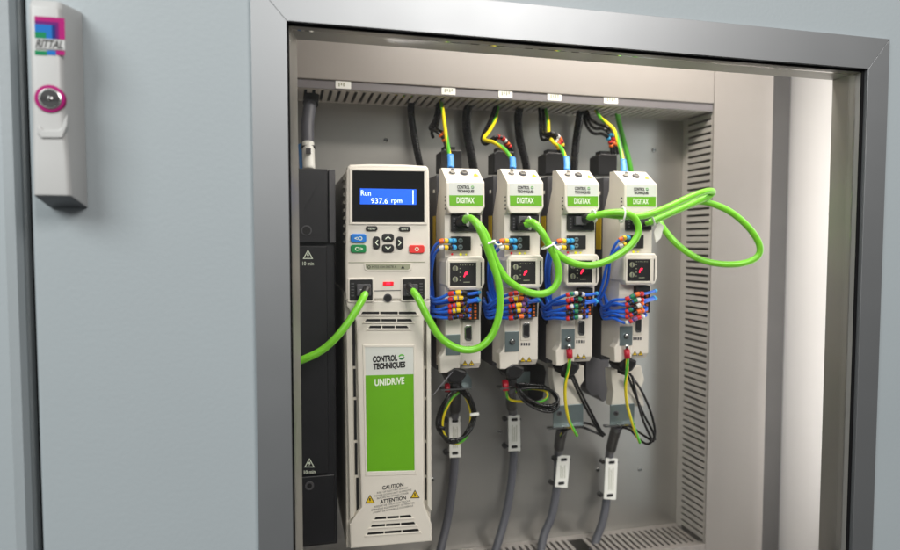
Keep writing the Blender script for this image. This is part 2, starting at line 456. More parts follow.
def reveal(b):
    y0, y1 = YF+.0055, YR
    A = [(a0[0], a0[2]), (a0[1], a0[2]), (a0[1], a0[3]), (a0[0], a0[3])]
    B = [(a1[0], a1[2]), (a1[1], a1[2]), (a1[1], a1[3]), (a1[0], a1[3])]
    for k in range(4):
        j = (k+1) % 4
        dx = [(0, -.002), (.002, 0), (0, .002), (-.002, 0)][k]
        v = [(A[k][0], y0, A[k][1]), (A[j][0], y0, A[j][1]), (B[j][0], y1, B[j][1]), (B[k][0], y1, B[k][1])]
        v2 = [(p[0]+dx[0], p[1], p[2]+dx[1]) for p in v]
        b.add(v+v2, [(0, 1, 2, 3), (7, 6, 5, 4), (0, 4, 5, 1), (1, 5, 6, 2), (2, 6, 7, 3), (3, 7, 4, 0)], aluin)
part('window_reveal', door, reveal)
b = MB(); b.box((a0[0]+.0006, YF+.010, a0[2]+.0006), (a0[1]-.0012, YF+.012, a0[3]-.0012), glass)
pane = b.build('window_pane', door)
b = MB(); b.tube([P(433.5, 395, YF+.0096), P(443, 383, YF+.0096), P(452.5, 372, YF+.0096)], .00016, wgrey2, seg=6, raw=True); b.build('scratch', pane)

ORG = Vector((XDL-.2, YD+.004, zo0-.1))
b = MB(); xg = P(19, 250, YD+.004).x
b.prism(rr(xg-.35, zo0-.1, xg, zo1+.2), YD+.004, YD+.03, paint, bev=.009)
tag(b.build('neighbour_cabinet_door'), 'narrow strip of a second grey steel door past the dark gap at far left', 'door')
ORG = Vector((XDL-.2, YD+.028, zo0-.1))
b = MB(); b.box((xg-.05, YD+.032, zo0-.1), (XDL+.05, YD+.036, zo1+.2), gasket); tag(b.build('gap_shade_sheet'), 'black sheet for the shade deep in the gap between the two steel doors', 'shade sheet')  # black sheet put in for the shade between the doors

# door handle
YH = .522
base(50, 205, YD)
hd = thing('door_handle', 'grey moulded lock handle with pink ringed key cylinder on the door', 'handle')
def handle_body(b):
    X0, X1 = P(28.5, 100, YH).x, P(69.5, 100, YH).x; ZZ0 = P(50, 196, YH).z; ZZ1 = P(50, -1, YH).z
    W0, W1 = X0-.0, X1+.0005
    zb = P(60, 208, YD).z
    zs = [ZZ0, ZZ0+.028, ZZ0+.055, ZZ1-.006, ZZ1]
    rows = []
    # front ring (narrower at the middle bulge), back ring
    def row(z, dx, dy, zo):
        return [(W0+.0012+dx*.3, YH+dy, z), (W0+.0035+dx*.4, YH+dy-.0015, z), (W1-.0035-dx, YH+dy-.0015, z), (W1-.001-dx, YH+dy+.001, z), (W1+.0008, YD-.0004, z+zo), (W0+.0005, YD-.0004, z+zo)]
    rs = [row(zs[0], .0, .0, zb-ZZ0), row(zs[1], .001, .0, (zb-ZZ0)*.4), row(zs[2], .003, 0, 0), row(zs[3], .003, 0, 0), row(zs[4], .004, .004, .003)]
    vs = [v for r_ in rs for v in r_]; n = 6; fs = []
    for r_ in range(4):
        for i in range(n):
            j = (i+1) % n; fs.append((r_*n+i, r_*n+j, (r_+1)*n+j, (r_+1)*n+i))
    fs.append((24, 25, 26, 27, 28, 29))
    b.add(vs, fs, handlem)
    fs2 = [(5, 4, 3, 2, 1, 0)]; k_ = b.mid(handled); b.f.append(fs2[0]); b.mi.append(k_); b.sm.append(False)
hb = part('body', hd, handle_body)
bm_ = hb.modifiers.new('bevel', 'BEVEL'); bm_.width = .0028; bm_.segments = 4; bm_.limit_method = 'ANGLE'; bm_.angle_limit = math.radians(20)
for p_ in hb.data.polygons: p_.use_smooth = True
lk = part('lock_ring', hd, lambda b: b.disc(49.5, 98.5, P(64.8, 98, YH).x-P(49.5, 98, YH).x, YH-.0030, YH+.001, magenta, seg=40, bev=.0008))
cyl = part('lock_cylinder', lk, lambda b: (b.disc(49.5, 98.5, .0076, YH-.0042, YH-.002, steel, seg=36, bev=.0008), b.disc(49.5, 98.5, .0064, YH-.0046, YH-.004, black, seg=28, bev=.0003), b.disc(49.5, 98.5, .0020, YH-.0052, YH-.0046, steel, seg=24, bev=.0008)))
def keyway(b):
    b.pbox(40, 96.5, 59, 100.5, YH-.0050, YH-.0046, mblack, r=.001)
    b.disc(49.5, 98.5, .0009, YH-.0056, YH-.0056, mblack, seg=12)
part('keyway', cyl, keyway)
YQ = YH-.0017
def lip(b):
    b.ppoly([(37, 126), (37, 133), (41, 138), (62, 138), (67, 126), (68, 112), (64.5, 118), (61, 128), (58, 130), (43, 130), (40, 126)], YH-.0030, YH, handlem, bev=.0009)
part('finger_lip', hd, lip)
e = .00012
def logo(b):
    b.pbox(34.8, 17, 64.8, 38.5, YQ-e, YQ, magenta)
    b.pbox(34.8, 21.5, 58.5, 38.5, YQ-2*e, YQ-e, purp)
    b.pbox(34.8, 24.5, 55.5, 38.5, YQ-3*e, YQ-2*e, navy)
    b.pbox(34.8, 24.5, 52, 38.5, YQ-4*e, YQ-3*e, skyb)
    b.pbox(34.8, 32, 46, 38, YQ-5*e, YQ-4*e, teal)
    b.pbox(34.8, 50.5, 47, 55, YQ-e, YQ, teal); b.pbox(47, 50.5, 56, 55, YQ-e, YQ, skyb); b.pbox(56, 50.5, 64.8, 55, YQ-e, YQ, magenta)
lg = part('emblem', hd, logo)
b = MB(); b.pbox(34.8, 39, 64.8, 49, YQ-6*e, YQ, handlem); b.build('emblem_band', hd)
lettering([('RITTAL', 35.5, 62.5, 40.2, 47.6)], ink, hd, YQ-7*e, bold=.035, shear=.25)

# ------------------------------------------------------------------ BLACK MODULE at left
base(318, 545, .70)
bmod = thing('power_module', 'tall plain black module half hidden by the window frame, left of the white drive', 'module')
def bm(b):
    b.pbox(285, 170, 336, 547, .690, .860, blackd, r=.0012, bev=.0015)
part('housing', bmod, bm)
part('upper_cover', bmod, lambda b: b.pbox(285, 168.5, 328, 243, .683, .6895, blackd, r=.001, bev=.0012))
part('upper_cover_edge', bmod, lambda b: b.pbox(329, 169.5, 335.5, 243, .685, .6895, dgrey, r=.0006, bev=.0006))
part('lower_cover', bmod, lambda b: b.pbox(285, 246, 328, 475, .6855, .6895, blackd, r=.001, bev=.001))
part('lower_cover', bmod, lambda b: b.pbox(285, 476.5, 335, 545, .6855, .6895, blackd, r=.001, bev=.001))
def knob(b):
    b.disc(306.5, 230.5, .0055, .6822, .6829, dgrey, seg=28, bev=.0003)
    b.disc(306.5, 230.5, .0042, .6818, .6822, mblack, seg=28)
part('round_socket', bmod, knob)
part('round_socket', bmod, lambda b: (b.disc(309.5, 486, .0048, .6845, .6854, dgrey, seg=28, bev=.0003), b.disc(309.5, 486, .0026, .684, .6845, mblack, seg=20)))
def tri_outline(b, cx, cy, s, Y, m, m_in):
    b.ppoly([(cx-s, cy+s*.85), (cx+s, cy+s*.85), (cx, cy-s*.95)], Y, Y+.0002, m)
    b.ppoly([(cx-s*.72, cy+s*.68), (cx+s*.72, cy+s*.68), (cx, cy-s*.62)], Y-.0001, Y, m_in)
    b.ppoly([(cx-.7, cy-s*.2), (cx+1.2, cy-s*.2), (cx+.3, cy+.3), (cx+1.4, cy+.3), (cx-.8, cy+s*.62), (cx-.1, cy+.9), (cx-1.3, cy+.9)], Y-.0002, Y-.0001, m)
for cx, cy in ((308, 254.5), (309.5, 463)):
    wm = part('warning_mark', bmod, lambda b: tri_outline(b, cx, cy, 5.2, .6852, inkw, ink))
    lettering([('10 min', cx-5.5, cx+5.8, cy+7.2, cy+10.8)], inkw, bmod, .6852, bold=.01)

# ------------------------------------------------------------------ TALL DRIVE
YU = .667
base(390, 547, YU)
ud = thing('variable_speed_drive', 'tall white drive with blue screen, keypad and long green label', 'drive')
def u_body(b):
    b.pbox(346, 292, 431.5, 546, YU+.006, YU+.17, white2, r=.001, bev=.0012, ref=YU)
    b.pbox(346.5, 172, 429.5, 292, YU+.010, YU+.17, white2, r=.001, ref=YU)
    # ribbed left flank
    X = P(346.3, 300, YU).x
    for k in range(9):
        z = P(346, 176+k*8, YU).z
        b.box((X-.0012, YU+.012, z-.003), (X+.001, YU+.040, z), white2)
part('housing', ud, u_body)
def u_key(b):
    b.ppoly([(346.5, 172), (347.5, 166.8), (350, 164.6), (370, 163.8), (405, 164.4), (426.3, 165.8), (428.6, 168), (429.3, 172), (430.3, 262), (430.3, 300), (346, 300), (345.5, 262)], YU-.003, YU+.0095, white, bev=.0022)
part('keypad_cover', ud, u_key)
YK = YU-.0032
def bez(b):  # raised rim around the screen, four mitred strips
    r0 = [(349.5, 168.2), (426.8, 169.2), (427, 224.6), (349.5, 224.4)]; r1 = [(352.3, 170.4), (424.2, 171.4), (424.4, 222.4), (352.3, 222.2)]
    for k in range(4):
        j = (k+1) % 4; b.ppoly([r0[k], r0[j], r1[j], r1[k]], YK-.0012, YK+.001, white, bev=.0003)
part('screen_rim', ud, bez)
sc = part('screen', ud, lambda b: b.ppoly([(352.2, 170.4), (424.3, 171.4), (424.5, 222.5), (352.2, 222.3)], YK-.0003, YK+.001, screen))
disp = part('display', sc, lambda b: b.ppoly([(360, 188.3), (416.3, 189.2), (416.3, 204.8), (360, 204.2)], YK-.0005, YK-.0003, lcd))
lettering([('Run', 361, 370.8, 190.2, 195.6), ('937.6', 371, 387.8, 198.2, 203.4), ('rpm', 391.5, 402, 199.6, 204.4)], lcdt, disp, YK-.0006, bold=.0)
part('display_bar', disp, lambda b: b.pbox(412.6, 190, 413.5, 204, YK-.0006, YK-.0005, lcdt))
YB = YK-.0
def btn(name, x0, y0, x1, y1, m, r=.002, lab=None):
    return part(name, ud, lambda b: b.pbox(x0, y0, x1, y1, YK-.0022, YK+.001, m, r=r, bev=.0008), lab)
bt = btn('soft_key', 366, 226, 377.6, 230.8, black); lettering([('MENU', 368.3, 375.3, 227.6, 229.6)], inkw, bt, YK-.0023)
bt = btn('soft_key', 399.2, 226.4, 410.6, 231.2, black); lettering([('EXIT', 401.6, 408.3, 228, 230)], inkw, bt, YK-.0023)
def chev(b, cx, cy, s, kind):
    t = .55
    if kind in 'ud':
        d = -1 if kind == 'u' else 1
        b.ppoly([(cx-s, cy-d*s*.35), (cx, cy+d*s*.55), (cx+s, cy-d*s*.35), (cx+s-.1, cy-d*(s*.35+1.1)), (cx, cy+d*(s*.55-1.2)), (cx-s+.1, cy-d*(s*.35+1.1))], YK-.0023, YK-.0022, inkw)
    else:
        d = -1 if kind == 'l' else 1
        b.ppoly([(cx-d*s*.35, cy-s), (cx+d*s*.55, cy), (cx-d*s*.35, cy+s), (cx-d*(s*.35+1.1), cy+s-.1), (cx+d*(s*.55-1.2), cy), (cx-d*(s*.35+1.1), cy-s+.1)], YK-.0023, YK-.0022, inkw)
for (x0, y0, x1, y1, k) in ((382.2, 233.6, 394, 241.4, 'u'), (382.2, 244.3, 394, 252.3, 'd'), (373, 236.3, 380, 249, 'l'), (396.5, 236.5, 403.4, 249.2, 'r')):
    bt = btn('arrow_key', x0, y0, x1, y1, black, r=.003)
    part('arrow_mark', bt, lambda b: chev(b, (x0+x1)/2, (y0+y1)/2, 2.7, k))
bt = btn('reset_key', 350.8, 233.8, 366.4, 242.6, btnb, r=.0025, lab='blue reverse key'); lettering([('<O', 354.5, 362.5, 236.6, 240.2)], inkw, bt, YK-.0023, bold=.02)
bt = btn('start_key', 350.8, 244.6, 366.4, 252.8, btng, r=.0025, lab='green start key'); lettering([('O>', 355, 363, 247, 250.6)], inkw, bt, YK-.0023, bold=.02)
bt = btn('stop_key', 409.2, 245, 424.6, 253.2, btnr, r=.0025, lab='red stop key'); lettering([('O', 414.8, 419, 247.2, 251)], inkw, bt, YK-.0023, bold=.02)
part('seam_line', ud, lambda b: (b.pbox(348.5, 262, 425, 262.7, YK-.0001, YK+.001, stripg), b.pbox(373.5, 290.2, 402.5, 291.0, YK-.0001, YK+.001, dgrey)))
part('strip_rim', ud, lambda b: b.ppoly([(363.6, 263.6), (364.5, 269.5), (367.5, 271.4), (408, 271.6), (411.5, 269.8), (412.6, 263.8)], YK-.0007, YK+.001, white, bev=.0005))
st = part('rating_strip', ud, lambda b: b.ppoly([(365.4, 263.9), (366, 268.2), (368, 269.6), (408, 269.8), (410, 268.2), (410.8, 264.1)], YK-.0009, YK-.0006, stripg))
lettering([('M702 034 00078 A', 372, 396.5, 265.7, 268.1)], ink, st, YK-.0010); 
part('ring_mark', st, lambda b: (b.disc(369, 267, .0016, YK-.001, YK-.0009, ink, 16), b.disc(369, 267, .0010, YK-.0011, YK-.001, stripg, 16)))
part('triangle_mark', st, lambda b: (b.ppoly([(401, 268.5), (404.6, 268.5), (402.8, 265.3)], YK-.001, YK-.0009, ink)))
for k, (x0, x1, y0, y1) in enumerate(((349.6, 372.6, 279.6, 300.6), (402.6, 424.6, 279.2, 299.6))):
    pr = part('port_rim', ud, lambda b: b.pbox(x0-1.8, y0-1.8, x1+1.8, y1+1.8, YK-.0006, YK+.001, white, r=.002, bev=.0005))
    pt = part('network_port', ud, lambda b: b.pbox(x0, y0, x1, y1, YK-.0009, YK+.001, mblack, r=.0012))
    cx = 364 if k == 0 else 411
    part('plug_shell', pt, lambda b: (b.pbox(cx-7, 284.3, cx+7, 296, YK-.0045, YK-.0009, dgrey, r=.0008, bev=.0006), b.pbox(cx-4.5, 289.5, cx+4.5, 295, YK-.0052, YK-.0045, steel, bev=.0003)))
    part('port_pins', pt, lambda b: [b.pbox(x0+1.6+(0 if k == 0 else 15.5), 283+i*3, x0+4.6+(0 if k == 0 else 15.5), 284.4+i*3, YK-.0012, YK-.0009, dgrey) for i in range(5)])
part('status_light', ud, lambda b: b.pbox(383, 281.8, 393.6, 285.6, YK-.0008, YK+.001, ledw, r=.0006))
part('status_glow', ud, lambda b: b.pbox(386.2, 282.6, 390.6, 284.6, YK-.0010, YK-.0008, ledr, r=.0004))
part('round_button', ud, lambda b: (b.disc(387.8, 298, .0045, YK-.0008, YK+.001, dgrey, 28, bev=.0003), b.disc(387.8, 298, .0036, YK-.0012, YK-.0008, black, 28, bev=.0004)))
# lower cover: raised centre panel flaring out at both ends
YL = YU-.002
def u_low(b):
    b.ppoly([(346.4, 300.6), (430.4, 300.6), (430.5, 306), (423.3, 322), (423.8, 504), (431.6, 524), (431.8, 541.5), (350.5, 549), (349.5, 525), (361.5, 508), (356.3, 322), (346.8, 306)], YL, YU+.0058, white, bev=.0016)
part('lower_cover', ud, u_low)
def slots_l(b):
    for (xa, ya, yb) in ((350.8, 318, 366), (351.6, 369, 397), (352.4, 400, 440), (353.2, 443, 475), (354.6, 478, 512)):
        b.ppoly([(xa+1.6, ya), (xa+4.0, ya), (xa+4.4, yb), (xa+2.0, yb)], YU+.0050, YU+.0058, mblack)
def slots_r(b):
    for (xa, ya, yb) in ((424.4, 318, 366), (424.8, 369, 397), (424.9, 400, 440), (425.2, 443, 475), (425.4, 478, 500)):
        b.ppoly([(xa, ya), (xa+1.2, ya), (xa+1.2, yb), (xa, yb)], YU+.0050, YU+.0058, mblack)
part('side_slots', ud, slots_l); part('side_slots', ud, slots_r)
def fins(b):
    b.ppoly([(346.2, 322), (351.2, 322), (354.6, 516), (350, 520)], YU+.0008, YU+.0058, white2, bev=.0006)
    b.ppoly([(426.8, 322), (430.8, 322), (431.6, 512), (427.6, 506)], YU+.0008, YU+.0058, white2, bev=.0006)
part('side_fins', ud, fins)
vi = []
def louvres(rows):
    def f(b):
        for (x0, x1, y, s) in rows:
            n = 3; wd = (x1-x0)
            for i in range(n):
                a = x0+wd*(i/n if i else 0)+(.5 if i else 0); c = x0+wd*((i+1)/n)-(.5 if i < 2 else 0)
                ya = y-(a-390)*s; yc = y-(c-390)*s
                b.ppoly([(a+(1.6 if i == 0 else 0), ya-1.6), (c-(1.6 if i == 2 else 0), yc-1.6), (c, yc+1.0), (a, ya+1.0)], YL-.0001, YL+.001, mblack)
            b.ppoly([(x0-1, y+1.2-(x0-390)*s), (x1+1, y+1.2-(x1-390)*s), (x1+2.5, y+3.0-(x1-390)*s), (x0-2.5, y+3.0-(x0-390)*s)], YL-.0014, YL+.0005, white, bev=.0005)
    return f
part('vent', ud, louvres([(361, 417, 313.3, .0), (365, 412.5, 320.6, .0), (368.5, 408.5, 327.4, .0)]))
part('vent', ud, louvres([(374, 412, 518, .07), (370.5, 415.5, 525.3, .07), (366.5, 419.5, 532.6, .075)]))
def lrim(b):
    r0 = [(362.6, 344.4), (415.4, 344.4), (416.6, 474.6), (365.4, 476.4)]; r1 = [(364.8, 347.2), (413.4, 347.2), (414.6, 470.6), (367, 471.8)]
    for k in range(4):
        j = (k+1) % 4; b.ppoly([r0[k], r0[j], r1[j], r1[k]], YL-.0010, YL+.001, white, bev=.0004)
part('label_rim', ud, lrim)
lb = part('white_label', ud, lambda b: b.ppoly([(364.9, 347.3), (413.2, 347.3), (413.6, 374.2), (365.5, 375.5)], YL-.0003, YL+.001, lblw))
gb = part('green_label', ud, lambda b: b.ppoly([(365.5, 375.5), (413.6, 374.2), (414.6, 470.6), (367.2, 471.7)], YL-.0004, YL+.001, green))
lettering([('CONTROL', 372.6, 397.4, 355.9, 361.4), ('TECHNIQUES', 373.2, 405.4, 362.9, 368.2)], ink, lb, YL-.0005, bold=.055, rot=.02)
def swirl(b, cx, cy, r, Y):
    c = P(cx, cy, Y)
    for a0_, m_ in ((.35, grn), (.35+PI, mat('logo_dark_green', (20, 110, 60), .4))):
        n = 10; o2 = []; i2 = []
        for i in range(n+1):
            a = a0_+PI*.86*i/n; ri = r*(.45+.25*abs(i/n-.5))
            o2.append((c.x+r*math.cos(a), c.z+r*.9*math.sin(a))); i2.append((c.x+ri*math.cos(a), c.z+ri*.9*math.sin(a)))
        b.prism(o2+i2[::-1], Y, Y+.0001, m_)
part('logo_mark', lb, lambda b: swirl(b, 401.6, 357.0, .0034, YL-.0005))
lettering([('UNIDRIVE', 374.6, 404.4, 378.4, 384.8)], inkw, gb, YL-.0006, bold=.035, rot=.02)
lettering([('CAUTION', 382.2, 403.4, 484.6, 488.2), ('ATTENTION', 380, 406, 498.0, 501.6)], ink, ud, YL-.0002, bold=.03, rot=.07, name='warning_heading')
lettering([('RISK OF ELECTRIC SHOCK', 377, 408, 489.6, 491.3), ('POWER DOWN UNIT 10 MINUTES', 374.5, 411.5, 492.3, 494.0), ('BEFORE REMOVING COVER', 377, 408.5, 495.0, 496.7),
           ('RISQUE DE CHOC ELECTRIQUE', 374.5, 410.5, 503.0, 504.7), ('ETEINDRE EQUIPEMENT 10 MINUTES', 371.5, 414.5, 505.7, 507.4), ('AVANT DE RETIRER LE COUVERCLE', 373, 413.2, 508.4, 510.1)], ink, ud, YL-.0002, rot=.075, name='warning_text')
def tri(b, cx, cy, s, Y, edge=ink):
    b.ppoly([(cx-s, cy+s*.85), (cx+s, cy+s*.78), (cx, cy-s*.95)], Y-.0002, Y, edge)
    b.ppoly([(cx-s*.74, cy+s*.66), (cx+s*.74, cy+s*.62), (cx, cy-s*.64)], Y-.0003, Y-.0002, yelst)
    b.ppoly([(cx-.25*s*.6, cy-s*.25), (cx+.2*s, cy-s*.2), (cx, cy+.05*s), (cx+.22*s, cy+.05*s), (cx-.1*s, cy+.6*s), (cx-.02*s, cy+.22*s), (cx-.2*s, cy+.2*s)], Y-.0004, Y-.0003, edge)
part('warning_triangle', ud, lambda b: tri(b, 370, 499.4, 5.0, YL))
part('warning_triangle', ud, lambda b: tri(b, 415, 494.4, 4.8, YL))

# ------------------------------------------------------------------ NARROW DRIVES (drawn once at the first one's place)
Y0 = .665
base(462, 372, Y0)
ORG1 = ORG.copy(); REF = P(446.3, 182, Y0)
LB = ['white narrow drive nearest the tall drive, grey cable looped across its foot', 'second narrow drive from the left, coil of black and striped wire under it',
      'third narrow drive from the left, long grey bracketed foot and yellow green wire', 'narrow drive furthest right, the one beside the slotted upright duct']
dg = thing('servo_drive', LB[0], 'drive', 'narrow servo drives in a row')
XD0 = P(446.3, 200, Y0).x; XD1 = P(484.6, 200, Y0).x
def zz(py, Y=Y0, px=465): return P(px, py, Y).z
def d_shell(b):
    zt = P(462, 168.5, .690).z
    poly = [(Y0+.0005, zz(181.6)), (.690, zt), (.700, zt), (.701, zz(186)), (.716, zz(214)), (.716, zz(372)), (.684, zz(372)), (.678, zz(366)), (.678, zz(318)), (.674, zz(300)), (.674, zz(215)), (Y0+.0005, zz(208))]
    b.prism(poly, XD0+.0004, XD1-.0004, white, axis='x')
part('shell', dg, d_shell)
def d_rear(b):
    z1 = P(462, 176, .72).z; z0 = zz(378)
    b.box((XD0+.001, .7162, z0), (XD1-.001, .866, z1), dgrey)
    b.box((XD0-.0006, .724, z1-.020), (XD0+.001, .728, z1-.016), white)
part('rear_housing', dg, d_rear)
part('side_sticker', dg, lambda b: b.box((XD0+.0003, .7205, zz(252)), (XD0+.001, .7335, zz(214)), yelst))
def d_cover(b):
    b.ppoly([(446.3, 182), (484.6, 182), (484.9, 207), (482.5, 210.5), (480, 213.5), (450.5, 213.5), (448, 209.8), (446.6, 205.5)], Y0-.0015, Y0+.008, white, bev=.0012)
part('front_cover', dg, d_cover)
YZ = Y0-.0016
lw = part('white_label', dg, lambda b: b.ppoly([(449, 182.6), (482.8, 182.8), (482.8, 195.2), (449, 195.2)], YZ-.0001, YZ+.001, lblw))
lg2 = part('green_label', dg, lambda b: b.ppoly([(449.2, 195.2), (482.8, 195.2), (482.8, 205.8), (449.6, 205.6)], YZ-.0002, YZ+.001, green))
lettering([('CONTROL', 457.2, 469.8, 185.6, 188.6), ('TECHNIQUES', 457.2, 474.2, 189.8, 192.4)], ink, lw, YZ-.0003, bold=.04)
part('logo_mark', lw, lambda b: swirl(b, 472.6, 187.2, .0018, YZ-.0003))
lettering([('DIGITAX', 456.6, 474.4, 197.6, 203.0)], inkw, lg2, YZ-.0004, bold=.03)
# things on the sloping top 
def slope_pt(px, f):   # a point on the sloping top face
    a = P(px, 181.6, Y0); c = P(px-1.5, 168.5, .690); return a.lerp(c, f)
SN = (Vector((0, .690-Y0, P(462, 168.5, .690).z-zz(181.6)))).normalized(); NN = Vector((0, -SN.z, SN.y))
def slope_disc(b, c, r, h, m, seg=18):
    ring = []; xx = Vector((1, 0, 0))
    vs = [c+xx*r*math.cos(2*PI*i/seg)+SN*r*math.sin(2*PI*i/seg) for i in range(seg)]
    vs2 = [v+NN*h for v in vs]
    b.add(vs+vs2, [[seg+i for i in range(seg)]]+[(i, (i+1) % seg, seg+(i+1) % seg, seg+i) for i in range(seg)], m)
part('top_screw', dg, lambda b: (slope_disc(b, slope_pt(465, .62), .0044, .0012, dgrey), slope_disc(b, slope_pt(465, .62)+NN*.0012, .0030, .0014, steel)))
part('earth_stud', dg, lambda b: (slope_disc(b, slope_pt(453, .62), .0036, .001, steel), slope_disc(b, slope_pt(453, .62)+NN*.001, .0022, .004, steel)))
def top_tri(b):
    c = slope_pt(476.5, .5); xx = Vector((1, 0, 0))
    v = [c-xx*.0032-SN*.0025+NN*.0002, c+xx*.0032-SN*.0025+NN*.0002, c+SN*.0045+NN*.0002]
    b.add(v, [(0, 1, 2)], yelst)
part('warning_triangle', dg, top_tri)
part('top_vents', dg, lambda b: [b.box((XD0-.0002, .668+.0*k, zz(188+k*4)), (XD0+.0006, .672, zz(189.6+k*4)), dgrey) for k in range(6)])
YS = .674
pt = part('network_port', dg, lambda b: b.pbox(451.5, 214.6, 480.5, 231.2, YS-.004, YS+.002, mblack, r=.0005, bev=.0004))
part('port_frame', pt, lambda b: (b.pbox(456, 216.5, 466, 229, YS-.0046, YS-.004, black, bev=.0002), b.pbox(468, 216.5, 479, 229, YS-.0046, YS-.004, black, bev=.0002),
      [b.pbox(453.4, 218+3*i, 455.2, 219.4+3*i, YS-.0044, YS-.004, dgrey) for i in range(4)]))
part('plug_shell', pt, lambda b: b.pbox(459, 216.4, 471, 225.5, YS-.0100, YS-.0046, dgrey, r=.0008, bev=.0008))
tb = part('relay_terminal', dg, lambda b: b.pbox(452, 236.4, 471, 250.8, YS-.006, YS+.002, black, r=.0004, bev=.0004))
for yy in (240.6, 247.0):
    part('terminal_screw', tb, lambda b: (b.disc(460.6, yy, .0026, YS-.0066, YS-.006, bracket, 16, bev=.0003), b.pbox(459.2, yy-.4, 462, yy+.4, YS-.0067, YS-.0066, mblack)))
part('status_leds', dg, lambda b: (b.disc(452.2, 254.2, .0011, YS-.0010, YS+.001, ledw, 12), b.disc(460.8, 254.4, .0014, YS-.001, YS+.001, ledy, 12), b.disc(466.2, 254.4, .0009, YS-.001, YS+.001, ledy, 12)))
# display block
YX = .660
def d_block(b):
    b.ppoly([(446, 262), (448.4, 257.4), (451, 256.2), (482, 256.2), (484.8, 259.5), (485, 283), (482.6, 288.5), (479.5, 290.2), (449.5, 290.2), (446.4, 285)], YX, YS+.02, white, bev=.0018)
blk = part('display_block', dg, d_block)
part('block_rim', blk, lambda b: [b.ppoly([r0, r0_, r1_, r1], YX-.0010, YX+.001, white, bev=.0003) for r0, r0_, r1_, r1 in
      [(lambda A, B, k: (A[k], A[(k+1) % 4], B[(k+1) % 4], B[k]))([(448, 260.4), (478.4, 260.4), (478.4, 288), (448, 288)], [(450, 262.6), (476.4, 262.6), (476.4, 286), (450, 286)], k) for k in range(4)]])
fp = part('display_face', blk, lambda b: b.pbox(450, 262.6, 476.4, 286, YX-.0004, YX+.001, black))
for yy in (268.6, 279.4):
    part('rotary_switch', fp, lambda b: (b.disc(455.4, yy, .0030, YX-.0016, YX-.0004, stripg, 20, bev=.0004), b.pbox(454.8, yy-2.4, 456, yy+2.4, YX-.0020, YX-.0016, dgrey)))
def digit(b):
    b.ppoly([(463.6, 277.0), (464.6, 273.4), (466, 271.8), (467.8, 272.0), (467.2, 274.4), (465.4, 275.2), (464.8, 277.0)], YX-.0008, YX-.0004, ledr)
part('display_digit', fp, digit)
part('face_print', fp, lambda b: ([b.pbox(460+2.4*k, 264.6+(.3 if k % 2 else 0), 461.2+2.4*k, 265.4, YX-.0005, YX-.0004, stripg) for k in range(6)], b.pbox(463.5, 281.8, 470, 282.6, YX-.0005, YX-.0004, stripg), [b.pbox(459.6, 268+4*k, 461, 269+4*k, YX-.0005, YX-.0004, stripg) for k in range(4)]))
part('side_slit', blk, lambda b: b.pbox(480.6, 262, 481.6, 286, YX-.0002, YX+.001, mblack))
# control connector
def d_conn(b):
    b.pbox(463, 291.5, 479.2, 320, .668, .680, mblack, bev=.0004)
cc = part('control_connector', dg, d_conn)
part('orange_levers', cc, lambda b: [b.pbox(x, 300.6+3.3*k, x+2.2, 302.6+3.3*k, .6668, .6681, orange, bev=.0002) for x in (469.4, 474.4) for k in range(6)])
# lower section
def d_low(b):
    b.ppoly([(445.4, 319), (460.6, 319), (460.6, 356), (460, 368.5), (454, 368.5), (449.8, 371.2), (446.4, 373.2), (440.6, 373.2), (439.8, 357.5), (443.4, 353), (445, 348)], .672, .684, white, bev=.0012)
part('lower_guard', dg, d_low)
part('clamp_plate', dg, lambda b: b.pbox(445.8, 334.5, 460.2, 355.2, .6708, .6722, bracket, bev=.0003))
part('clamp_screw', dg, lambda b: (b.disc(453.4, 345, .0034, .6695, .6708, dgrey, 20, bev=.0003), b.disc(453.4, 345, .0024, .6672, .6695, steel, 20, bev=.0006)))
dbp = part('serial_port', dg, lambda b: b.pbox(462.4, 321, 473.4, 343.6, .6768, .679, white2, r=.0008, bev=.0004))
def dsub(b):
    b.ppoly([(464.6, 327.6), (466.2, 325.4), (471.2, 325.4), (472, 327), (472, 339), (470.8, 341), (466.2, 341), (464.6, 338.6)], .6755, .6769, steel, bev=.0003)
    b.ppoly([(466, 328.2), (471, 327), (471, 339.4), (466, 338)], .6750, .6756, mblack)
part('socket', dbp, dsub)
part('print_marks', dg, lambda b: ([b.pbox(463+2.6*k, 346, 464.6+2.6*k, 349, .6775, .679, dgrey) for k in range(4)]))
part('warning_triangle', dg, lambda b: tri(b, 465.0, 363.2, 3.0, .6779))
part('warning_triangle', dg, lambda b: tri(b, 471.6, 363.2, 3.0, .6779))
part('motor_plug', dg, lambda b: (b.ppoly([(448.6, 369.4), (455, 366.8), (459.6, 368.6), (466.8, 371.4), (467, 376), (461.8, 382.6), (457.6, 384), (449.6, 383.2), (446.8, 378)], .673, .700, black, bev=.003),
     b.pbox(452, 380, 459, 387, .677, .692, mblack, r=.002, bev=.001)))
part('top_connector', dg, lambda b: (b.ppoly([(440.5, 152), (444, 149.4), (462, 150.4), (462, 172), (440.5, 172)], .760, .785, black, bev=.001), b.ppoly([(444, 146.5), (455, 147), (455, 150), (444, 150)], .766, .780, black)))
proto = dg
REFS = [(446.3, 182), (507.0, 182.6), (564.6, 183.6), (624.0, 184.4)]
drives = [proto]; ORGS = [ORG1]
for i in (1, 2, 3):
    c = copy_tree(proto); T = P(*REFS[i], Y0); c.location = ORG1+(T-REF); c['label'] = LB[i]; drives.append(c); ORGS.append(ORG1+(T-REF))
